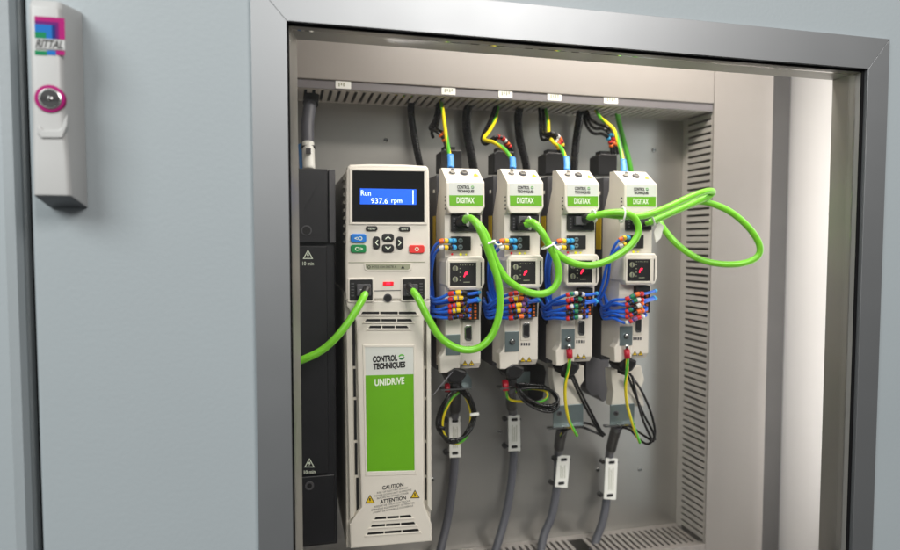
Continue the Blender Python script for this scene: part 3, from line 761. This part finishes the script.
# brackets and feet that differ
ORG = ORGS[0]; part('screen_bracket', drives[0], lambda b: (b.ppoly([(455, 375), (468, 374), (471.8, 380), (471.8, 389.6), (455, 389.6)], .745, .747, bracket), b.pbox(441, 388.6, 472, 390.2, .735, .75, steel)))
ORG = ORGS[1]; part('screen_bracket', drives[1], lambda b: (b.pbox(514, 372, 530, 389, .745, .747, bracket), b.pbox(500, 387.2, 531, 388.6, .735, .75, steel)))
for i, (pl, sx_, br) in ((2, ([(552.8, 369), (584, 366), (584.6, 380), (580.5, 386), (582.6, 396), (584, 406.5), (553.4, 406.5), (555.2, 392), (553, 380)], 559.8, (553.6, 405, 583.4, 428))),
                         (3, ([(611, 370), (641, 366), (644.6, 380), (641, 388), (642.6, 396), (644.4, 406.5), (611.6, 406.5), (613.4, 392), (611.4, 380)], 616.6, (610.4, 404.4, 634.4, 426)))):
    ORG = ORGS[i]
    part('long_foot', drives[i], lambda b: b.ppoly(pl, .7165, .732, white2, bev=.001))
    part('screen_bracket', drives[i], lambda b: (b.pbox(*br, .7145, .7162, bracket, bev=.0004), b.pbox(br[0]-5, br[3]-1.2, br[2]+.5, br[3]+.6, .708, .7145, steel)))
    part('bracket_screw', drives[i], lambda b: (b.disc(sx_, 413.6, .0032, .7128, .7145, dgrey, 18, bev=.0003), b.disc(sx_, 413.6, .0016, .712, .7128, mblack, 12)))
# rear housing goes lower on the middle two
ORG = ORGS[2]; part('rear_foot', drives[2], lambda b: b.ppoly([(586, 340), (609, 340), (609, 398), (603, 402), (598, 395), (592, 396), (586, 388)], .80, .86, dgrey))
ORG = ORGS[1]; part('rear_foot', drives[1], lambda b: b.ppoly([(527, 366), (544, 366), (546, 372), (543, 398), (535, 402), (528, 398)], .79, .86, black))

# ------------------------------------------------------------------ GREEN NETWORK CABLES (each with its plug)
GR = .0039
def gcable(label, pts, plug0=True, plug1=True, ties=(), two=None):
    base(*pts[0]); t = thing('network_cable', label, 'cable', 'green network cables')
    part('sheath', t, lambda b: b.tube(pts, GR, cgreen, seg=16, sub=12))
    for on, a, c in ((plug0, pts[0], pts[1]), (plug1, pts[-1], pts[-2])):
        if on:
            A, C = P(*a), P(*c); d = (A-C).normalized()
            part('plug_boot', t, lambda b: b.tube([A-d*.007, A-d*.002, A+d*.004], .0043, black, seg=14, raw=True, sub=3))
    return t
G = []
G.append(gcable('short green cable from the left port of the tall drive down behind the window frame', [(366, 291, .655), (361, 302, .645), (345, 327, .640), (325, 348, .640), (302, 360, .640), (275, 368, .65)], plug1=False))
G.append(gcable('green cable sagging from the tall drive right port up to the nearest narrow drive', [(410, 288, .656), (418, 298, .645), (428, 318, .640), (441, 338, .638), (460, 349, .636), (478, 348, .635), (492, 335, .634), (499.5, 312, .633), (499, 285, .633), (492, 262, .634), (485, 242, .634), (478, 226, .636), (471, 218.5, .645), (463, 219, .664)]))
G.append(gcable('green cable looping down between the two narrow drives nearest the tall drive', [(461, 222, .664), (470, 219, .650), (478, 224, .643), (486, 236, .641), (492, 252, .640), (499, 268, .640), (509, 281, .639), (525, 291, .638), (541, 294, .637), (553, 289, .636), (558.5, 278, .636), (557, 262, .637), (549, 245, .638), (541, 231, .640), (533, 222.5, .648), (524, 223, .664)]))
G.append(gcable('green cable bowing across the third narrow drive to the loop at its right', [(522, 226, .664), (531, 224, .652), (540, 230, .645), (548, 243, .642), (560, 256, .640), (576, 264, .639), (594, 265, .638), (613, 258, .637), (630, 246, .636), (638.5, 232, .636), (635, 219, .637), (624, 213, .638), (608, 213, .642), (594, 216.5, .652), (585, 218, .664)]))
G.append(gcable('green cable doubled back on itself reaching furthest right above the big loop', [(586, 219.5, .664), (600, 214.5, .650), (622, 216, .645), (645, 215.5, .644), (668, 207, .646), (690, 197, .650), (706, 191.5, .655), (712.5, 191.8, .660), (708, 196.5, .664), (694, 203, .664), (676, 211, .662), (660, 218, .662), (650, 222, .663), (643, 223.5, .668)]))
G.append(gcable('big open green cable loop hanging in front of the plain duct cover', [(644, 221, .670), (655, 215, .672), (676, 205, .674), (697, 201.5, .672), (714, 204.5, .668), (732, 213, .664), (749, 228, .660), (759.5, 245, .658), (757, 257, .660), (742, 263.5, .665), (720, 264, .672), (698, 258.5, .680), (679, 246, .688), (666, 232, .696), (659, 221, .706), (653, 214, .72)], plug0=True, plug1=False))
def cable_tie(label, pc, d, r=.0062, tail=None, rr_=.0011):
    base(*pc); c = P(*pc); d = Vector(d).normalized(); u = d.cross(Vector((0, 1, 0)))
    u = u.normalized() if u.length > .05 else Vector((1, 0, 0)); v = d.cross(u)
    pts = [c+u*math.cos(a)*r*1.25+v*math.sin(a)*r for a in [2*PI*i/16 for i in range(17)]]
    t = thing('cable_tie', label, 'cable tie', 'white ties on the green cables')
    part('band', t, lambda b: b.tube(pts, rr_, tie, seg=8, raw=True, sub=2))
    if tail:
        part('tail', t, lambda b: b.tube([c+u*r, P(*tail[0]), P(*tail[1])], .0013, tie, seg=6, raw=True, sub=4))
    return t
cable_tie('white tie where two green cables leave the port of the drive nearest the tall one', (467.5, 219.5, .652), (1, 0, .1), .0052)
cable_tie('white tie with a stubby tail binding two green cables beside the tall drive', (488, 243, .637), (.35, 0, -1), .0062, ((498, 245, .630), (502, 244, .628)))
cable_tie('white tie at the green plugs of the second narrow drive from the left', (529.5, 223, .654), (1, 0, .1), .0052)
cable_tie('white tie round green cables just left of the third narrow drive', (548, 246, .640), (.5, 0, -1), .0062, ((556, 247, .630), (559, 250, .628)))
cable_tie('white tie at the green plugs of the third narrow drive from the left', (594, 216, .653), (1, 0, .2), .0052)
cable_tie('white tie on the green cables across the face of the furthest right narrow drive', (622, 215, .641), (1, 0, -.1), .0066)
cable_tie('white tie at the port of the narrow drive furthest right', (651, 220, .664), (1, 0, .4), .0056)
base(660, 232, .69)
b = MB(); b.ppoly([(654, 232), (659, 222), (664, 226), (661, 238), (656, 243)], .69, .6908, tie, bev=.0002)
tag(b.build('cable_flag'), 'small white paper flag hanging from the far right green cable', 'tag')

# ------------------------------------------------------------------ BLUE CONTROL WIRING, one loom per narrow drive
SL = [['ryk', 'ryyk', 'rrynk', 'ryykn', 'nknk'], ['rryn', 'ryov', 'rryyvk', 'nkyvn', 'rkok'], ['rgwkw', 'rrkgk', 'rwgkk', 'kkgkn', 'rkgwk'], ['rgor', 'rkgwr', 'rgkwo', 'rrkoo', 'wrvrw']]
LL = ['blue control wires with red and yellow sleeves at the drive nearest the tall one', 'blue control wires with yellow and violet sleeves at the second narrow drive from the left',
      'blue control wires with green and black sleeves at the third narrow drive from the left', 'blue control wires with mostly red sleeves rising to the right on the furthest right drive']
offx = [0, 60.3, 117.6, 176.6]; offy = [0, .3, 1.0, 1.4]
for i in range(4):
    dx, dy = offx[i], offy[i]
    base(432+dx, 312+dy, .68)
    t = thing('control_wiring', LL[i], 'wiring loom', 'blue control wiring looms')
    def sleeves(par, pts, f0, f1, seq, r=.0027):
        path = smooth_path([P(*p) for p in pts], 12); n = len(path)
        for k, ch in enumerate(seq):
            a = f0+(f1-f0)*k/len(seq); c = f0+(f1-f0)*(k+.82)/len(seq)
            ia, ic = int(a*(n-1)), max(int(a*(n-1))+1, int(c*(n-1)))
            seg_ = path[ia:ic+1]
            part('marker_sleeve', par, lambda b: b.tube(seg_, r, cols[ch], seg=10, raw=True, sub=1))
    rows = [(300, 291.5, 478.5, 292.5), (303, 297, 477, 299), (311, 303.5, 478.5, 300.5), (313, 309, 470, 309), (318, 315, 468, 314.5)]
    rise = 6 if i == 3 else 0
    for k, (ys, ym, xe, ye) in enumerate(rows):
        j = random.uniform(-1, 1)
        pts = [(431+dx+j, ys-18+dy, .705), (430+dx, ys-4+dy, .690), (437+dx, ys-1+dy, .668), (449+dx, ym+3+dy+j*.4+rise*.6, .655), (460+dx, ym+1+dy+rise*.1, .651), (469+dx, ye+1.5+dy-rise*.3, .654), (xe+dx+0, ye+dy-rise*.5, .664)]
        if i in (1, 2, 3):
            pts[0] = (426+dx-2+j*2, 298+dy+k*2, .72); pts[1] = (429+dx-2, 305+dy+k*3, .69)
        wv = part('wire', t, lambda b: b.tube(pts, .0017, wblue, seg=10, sub=8))
        sleeves(wv, pts, .50, .80, SL[i][k])
        if k < 3:
            A = P(*pts[-1]); B = P(*pts[-2]); d = (A-B).normalized()
            part('ferrule', wv, lambda b: b.tube([A-d*.002, A, A+d*.002], .0022, cyanf, seg=10, raw=True, sub=2))
    ups = [(240.8, 'bbyo'), (247.4, 'bkyw')]
    for k in range(3):
        yb = 301+6*k; pts = [(427+dx+k, 292+dy+4*k, .705), (433+dx, yb+2+dy, .685), (446+dx, yb+1.5+dy, .668), (458+dx, yb-1+dy, .661), (468+dx, yb-2+dy, .664)]
        wv = part('wire', t, lambda b: b.tube(pts, .0017, wblue, seg=8, sub=8)); sleeves(wv, pts, .6, .95, 'knrk'[k:]+'y')
    for k, (yy, seq) in enumerate(ups):
        xo = [0, 0, 0, 0][i]
        if i == 3: pts = [(455+dx-3, yy-3, .667), (448+dx, yy-3, .660), (440+dx, yy+2, .662), (434+dx-k*3, yy+16, .675), (431+dx-k*6, yy+40, .69), (424+dx-k*6, yy+58, .70)]
        else: pts = [(455+dx, yy, .667), (448+dx, yy+.3, .660), (440+dx, yy+1, .660), (433+dx+k, yy+9, .672), (429.5+dx+k*2, yy+27, .690), (431+dx+k*2, yy+45, .700), (434+dx, yy+64, .700)]
        wv = part('wire', t, lambda b: b.tube(pts, .0017, wblue, seg=10, sub=8))
        sleeves(wv, pts, .01, .36, seq, r=.0028)
    if i in (1, 2):
        for q in range(3):
            pts = [(432+dx+q*1.6, 246+dy, .71), (428.5+dx+q*2, 262+dy, .70), (428.5+dx+q*2, 285+dy, .70), (433+dx+q*3, 304+dy, .70)]
            part('wire', t, lambda b: b.tube(pts, .0016, wblue, seg=8, sub=8))
    # dark bundled tail behind, between the drives
    part('black_sleeve', t, lambda b: b.tube([(424+dx, 290+dy, .74), (425+dx, 304+dy, .72), (430+dx, 318+dy, .715), (438+dx, 326+dy, .73)], .006, mblack, seg=12, sub=6))

# ------------------------------------------------------------------ TOP: earth leads, supply leads, hanging cables
EL = [([(441, 101, .835), (443, 112, .80), (445, 128, .76), (448, 146, .73), (450, 159, .712)], (450.4, 155, 450.8, 168), 'yellow green earth lead dropping straight to the drive nearest the tall one'),
      ([(498, 104, .84), (496, 118, .82), (490, 130, .79), (484, 139, .76), (494, 142.5, .74), (505, 150, .725), (513, 161, .712)], (512.6, 158, 512.9, 168.5), 'yellow green earth lead bent in a hook above the second narrow drive from the left'),
      ([(545, 107, .84), (548, 120, .82), (549, 134, .79), (553, 142, .75), (561, 148, .73), (566, 159, .712)], (566.4, 157, 567, 171), 'yellow green earth lead arriving from behind black wires at the third narrow drive'),
      ([(594, 107, .84), (600, 117, .80), (607, 123, .77), (614, 130, .745), (619, 144, .725), (623, 161, .712)], (623.3, 160, 624, 173), 'thick yellow green earth lead curving to the narrow drive furthest right')]
for pts, lg_, lab in EL:
    base(*pts[-1]); t = thing('earth_lead', lab, 'wire', 'earth leads at the top of the narrow drives')
    part('wire', t, lambda b: b.tube(pts, .0024, yel, seg=14, m2=grn, sub=12, twist=9))
    x0, y0, x1, y1 = lg_
    part('crimp_lug', t, lambda b: (b.tube([(x0, y0, .713), (x1, (y0+y1)/2, .708), (x1, y1, .702)], .0040, lug, seg=14, sub=4, flat=.7), b.tube([(x1, y1-1, .702), (x1+.5, y1+5, .692)], .0022, steel, seg=10, sub=3, flat=.5)))
BL = [([[(438, 101, .84), (435, 118, .82), (430, 128, .79), (436, 131, .77), (443, 138, .765), (447, 150, .768)], [(439, 101, .845), (437, 118, .825), (432, 131, .79), (433, 137, .775)], [(441, 101, .84), (438, 122, .81), (437, 129, .79), (444, 134, .765), (450, 150, .768)]], 'oo', 'black supply wires with orange sleeves above the drive nearest the tall one'),
      ([[(496, 104, .84), (490, 120, .82), (482, 138, .78), (486, 144, .77), (495, 137, .76), (504, 140, .765), (510, 152, .768)], [(498, 104, .84), (488, 130, .80), (485, 142, .78), (492, 141, .77), (500, 137, .76), (507, 143, .765), (513, 152, .768)]], 'rwor', 'black supply wires with red sleeves hooked above the second narrow drive'),
      ([[(539, 106, .84), (541, 122, .82), (543, 134, .78), (552, 133, .76), (560, 139, .765), (564, 152, .768)], [(543, 106, .84), (544, 124, .82), (546, 136, .78), (553, 136, .765), (558, 142, .765), (562, 153, .768)], [(540, 107, .845), (540, 126, .82), (542, 139, .78), (550, 139, .765), (557, 144, .765), (560, 153, .768)]], 'wory', 'black supply wires with white and orange sleeves above the third narrow drive'),
      ([[(585, 108, .84), (588, 120, .82), (594, 128, .79), (604, 129, .76), (612, 137, .765), (615, 154, .768)], [(583, 108, .84), (586, 124, .82), (593, 133, .79), (603, 134, .765), (610, 141, .765), (612, 154, .768)], [(587, 108, .84), (590, 118, .82), (598, 124, .79), (607, 127, .76), (614, 138, .765), (618, 154, .768)]], 'bro', 'three black supply wires side by side above the narrow drive furthest right')]
for strands, seq, lab in BL:
    base(*strands[0][-1]); t = thing('supply_wiring', lab, 'wiring', 'black supply wiring above the narrow drives')
    for pts in strands:
        wv = part('wire', t, lambda b: b.tube(pts, .0021, wblack, seg=10, sub=8))
        if len(pts) > 4:
            path = smooth_path([P(*p) for p in pts], 10); n = len(path)
            for k, ch in enumerate(seq):
                a = int((.72+.2*k/len(seq))*n); part('marker_sleeve', wv, lambda b: b.tube(path[a:a+3], .0030, cols[ch], seg=10, raw=True, sub=1))
for pts, r, m_, lab in (([(412, 97, .845), (411, 112, .845), (414, 135, .845), (420, 165, .845), (428, 200, .85)], .0048, wblack, 'thick black cable hanging behind the right edge of the tall drive screen'),
                      ([(473, 100, .84), (467, 112, .845), (467, 132, .85), (473, 165, .85), (477, 200, .85)], .0060, wblack, 'thick black cable between the first and second narrow drives'),
                      ([(521, 104, .84), (518, 118, .845), (520, 140, .85), (526, 165, .85), (530, 200, .85)], .0058, wblack, 'thick black cable between the second and third narrow drives'),
                      ([(581, 106, .84), (579, 122, .845), (576, 142, .85), (574, 170, .85), (574, 200, .85)], .0058, wblack, 'thick black cable between the third and fourth narrow drives'),
                      ([(616, 106, .84), (619, 122, .85), (624, 142, .85), (630, 165, .85), (634, 190, .85)], .0038, grn, 'plain green cable dropping behind the narrow drive furthest right')):
    base(*pts[0]); b = MB(); b.tube(pts, r, m_, seg=14, sub=8, flat=.8)
    tag(b.build('hanging_cable'), lab, 'cable', 'cables dropping from the top duct')
base(309, 160, .79)
t = thing('plug_cable', 'grey cable with white plug at the top left, above the black module', 'cable')
part('sheath', t, lambda b: b.tube([(312, 90, .83), (310, 105, .82), (307.5, 125, .81), (308, 147, .80)], .0078, wgrey, seg=18, sub=8))
part('collar', t, lambda b: (b.tube([(312, 92, .829), (311.3, 97, .826), (310.5, 104, .822)], .0096, black, seg=18, sub=4), b.tube([(307.8, 146, .80), (308, 149, .80)], .0088, black, seg=18)))
part('plug_body', t, lambda b: (b.tube([(308, 143, .80), (308.5, 156, .795), (309, 170, .79)], .0074, tie, seg=18, sub=5), b.pbox(306, 148, 311, 153.5, .784, .79, dgrey, bev=.0004)))
base(302, 160, .80); b = MB(); b.tube([(301, 145, .81), (302, 155, .805), (303, 172, .80)], .004, lug, seg=10); tag(b.build('blue_plug'), 'small blue plug half hidden at the frame edge above the black module', 'plug')

# ------------------------------------------------------------------ BOTTOM: motor cables with clamps and tags
MC = [([(456, 383, .745), (455.5, 400, .80), (454.5, 420, .845), (455, 455, .850), (452, 490, .850), (447, 522, .845), (439, 556, .83)], (449.0, 416.6, 461.0, 458.0), 0, 'grey motor cable with white tag partly behind a wire loop, left end of the row'),
      ([(511, 384, .745), (511, 400, .80), (513, 415, .845), (514, 450, .850), (511, 485, .850), (505, 518, .845), (494, 556, .83)], (508.2, 415.2, 520.6, 451.6), 0, 'grey motor cable with white tag below the coil of striped wire'),
      ([(563, 427, .745), (560, 440, .80), (558, 455, .845), (557, 485, .850), (552, 515, .845), (544, 535, .84), (540, 556, .83)], (555.0, 455.2, 567.4, 488.2), 3, 'grey motor cable with low white tag, third from the left'),
      ([(618, 424, .745), (613, 440, .80), (609, 458, .845), (607, 495, .850), (603, 520, .845), (596, 540, .84), (590, 560, .83)], (603.8, 458.0, 616.0, 500.2), 2, 'grey motor cable with white tag, furthest right of the row')]
for pts, (x0, y0, x1, y1), lean, lab in MC:
    base(*pts[-2]); t = thing('motor_cable', lab, 'cable', 'grey motor cables with white tags')
    part('sheath', t, lambda b: b.tube(pts, .0060, wgrey, seg=16, sub=10))
    part('end_sleeve', t, lambda b: b.tube([(pts[0][0], pts[0][1]-2, pts[0][2]), (pts[1][0], pts[1][1], pts[1][2]), ((pts[1][0]+pts[2][0])/2, (pts[1][1]+pts[2][1])/2, (pts[1][2]+pts[2][2])/2)], .0073, black, seg=16, sub=6))
    Yt = .8375
    q = [(x0+lean, y0), (x1+lean, y0+1), (x1, y1), (x0, y1-1)]
    if lean == 0: q = [(x0, y0+.6), (x1-.6, y0), (x1, y1-.6), (x0+.6, y1)]
    tg = part('cable_tag', t, lambda b: b.ppoly(q, Yt, Yt+.0014, tie, bev=.0005))
    my = (y0+y1)/2
    part('tag_notch', tg, lambda b: (b.pbox((x0+x1)/2+lean*.9-3, y0+3, (x0+x1)/2+lean*.9+3.2, y0+6, Yt-.0003, Yt, mblack, r=.0015), b.pbox((x0+x1)/2-3, y1-6.2, (x0+x1)/2+3.2, y1-3.2, Yt-.0003, Yt, mblack, r=.0015)))
    part('tag_print', tg, lambda b: [b.pbox(x0+4+lean*.5+2*k, y0+10+(k % 2)*2, x0+4.5+lean*.5+2*k, y1-10, Yt-.0002, Yt, stripg) for k in range(3)])
    for yy, lx in ((y0+4, lean), (y1-5, 0)):
        part('tie_knob', t, lambda b: (b.disc(x0+lx-2.6, yy, .0036, Yt-.003, Yt+.004, black, 14, bev=.001), b.tube([(x0+lx-2.6, yy, Yt+.002), ((x0+x1)/2+lx, yy, Yt+.0032), (x1+lx, yy, Yt+.006)], .0015, black, seg=8)))

# wire loops under the drives
base(455, 385, .73)
t = thing('wire_loop', 'upright loop of black and striped wire hanging round the first white tag', 'wire', 'spare wire loops below the narrow drives')
lp = lambda ox, oy, s, Y: [(457+ox, 384+oy, Y+.01), (447+ox*.5, 398+oy, Y), (440-ox*s, 414, Y), (439-ox*s, 428, Y-.002), (446, 439+oy*s, Y-.004), (456, 441+oy*s, Y-.005), (467+ox*s, 433, Y-.004), (474+ox*s, 417, Y-.002), (471+ox*s, 402, Y), (464+ox, 392+oy, Y+.004), (458+ox, 388+oy, Y+.008)]
part('black_wire', t, lambda b: b.tube(lp(0, 0, 1, .740), .0020, wblack, seg=10, sub=10))
part('black_wire', t, lambda b: b.tube(lp(1.8, -1.5, .8, .736), .0019, wblack, seg=10, sub=10))
part('black_wire', t, lambda b: b.tube(lp(-1.6, 1.5, .9, .744), .0019, wblack, seg=10, sub=10))
part('striped_wire', t, lambda b: b.tube([(459, 392, .75), (451, 400, .748), (443, 418, .746), (444, 434, .744), (455, 443.5, .742), (466, 437, .742), (471, 418, .744), (468, 402, .748), (461, 391, .75)], .0018, yel, seg=12, m2=grn, sub=10, twist=12))
part('wire_clip', t, lambda b: (b.tube([(470, 415, .733), (479, 414, .731)], .0022, tie, seg=8), b.tube([(437, 426, .733), (445, 429, .731)], .0022, black, seg=8)))
part('red_lug', t, lambda b: (b.tube([(447, 384, .742), (447.6, 392, .738)], .0034, redm, seg=12), b.tube([(447, 378, .742), (447, 385, .742)], .0015, steel, seg=8)))
base(520, 390, .73)
t = thing('wire_loop', 'flat coil of black wire with a bright striped lead under the second narrow drive', 'wire', 'spare wire loops below the narrow drives')
def lp2(o, Y): return [(516, 384, Y+.01), (520, 392+o, Y+.003), (528, 400+o, Y), (540, 406+o, Y-.003), (552, 407+o*1.1, Y-.005), (558.5, 401+o, Y-.004), (554, 393+o*.5, Y), (544, 388-o*.4, Y+.004), (530, 387-o*.6, Y+.006), (518, 388-o, Y+.008)]
for k, o_2 in enumerate((0, 2.2, 4.2, -1.6)):
    part('black_wire', t, lambda b: b.tube(lp2(o_2, .722-.003*k), .0018, wblack, seg=10, sub=10))
part('striped_wire', t, lambda b: b.tube([(506, 390, .742), (508, 398, .745), (514, 401, .742), (524, 401.5, .728), (538, 402.5, .721), (547, 398, .718), (546, 391.5, .720), (536, 388.8, .726), (524, 389, .736), (516, 392, .744)], .0017, yel, seg=12, m2=grn, sub=10, twist=14))
part('red_lug', t, lambda b: (b.tube([(505, 380, .742), (506, 391, .738)], .0040, redm, seg=12), b.tube([(499, 388, .74), (512, 386, .74)], .0016, steel, seg=8)))
part('wire_clip', t, lambda b: (b.tube([(525, 399, .728), (530, 403, .726)], .0030, tie, seg=8), b.tube([(548, 388, .733), (553, 392, .731)], .0016, black, seg=8)))
for (lx, pts, strands, tails, lab) in (
    ((569.2, 350), [(569.6, 358, .667), (568.6, 368, .668), (565.5, 384, .675), (565.5, 402, .685), (569, 420, .695), (577, 436, .700)],
     [[(571, 376, .70), (578, 392, .71), (588, 412, .715), (598, 430, .715), (603, 436.5, .715)], [(573, 375, .70), (581, 392, .71), (590, 410, .715), (600, 429, .715), (605, 435, .715)], [(603, 436, .715), (592, 431, .72), (580, 427, .73), (566, 430, .74), (561, 438, .75)], [(604, 435, .72), (596, 427, .725), (584, 423, .73), (570, 425, .74), (563, 434, .75)]], [(561, 436, .75), (565, 429, .745), (573, 427, .74)], 'yellow green lead with red lug and straight black wires under the third narrow drive'),
    ((626.8, 350), [(627.4, 358, .667), (627, 370, .668), (625.6, 386, .675), (627, 404, .685), (632, 422, .695), (640, 443, .700)],
     [[(628, 376, .70), (634, 392, .71), (644, 415, .715), (653, 432, .715), (655, 440, .715)], [(630, 374, .70), (641, 390, .71), (650, 410, .715), (655, 430, .715), (653, 442, .715)], [(655, 438, .715), (648, 444, .72), (640, 440, .73), (630, 430, .74), (620, 427, .75)], [(652, 441, .715), (640, 433, .73), (629, 426, .74), (618, 430, .75)], [(632, 376, .70), (637, 398, .71), (643, 420, .715), (652, 440, .715)]], [(638, 436, .73), (632, 428, .74), (624, 424.5, .745), (615, 427, .75)], 'yellow green lead with red lug and bowed black wires under the furthest right drive')):
    base(*lx, .667)
    t = thing('earth_wire', lab, 'wire', 'red lugged wires on the two right drives')
    part('striped_wire', t, lambda b: b.tube(pts, .0019, yel, seg=12, m2=grn, sub=12, twist=7))
    part('striped_wire', t, lambda b: b.tube(tails, .0019, yel, seg=12, m2=grn, sub=8, twist=4))
    for s_ in strands: part('black_wire', t, lambda b: b.tube(s_, .0016, wblack, seg=10, sub=8))
    part('red_lug', t, lambda b: (b.tube([(lx[0], 349.5, .668), (lx[0]+.5, 358.5, .667)], .0035, redm, seg=14), b.tube([(lx[0], 344, .666), (lx[0], 350, .667)], .0022, steel, seg=10, flat=.5)))
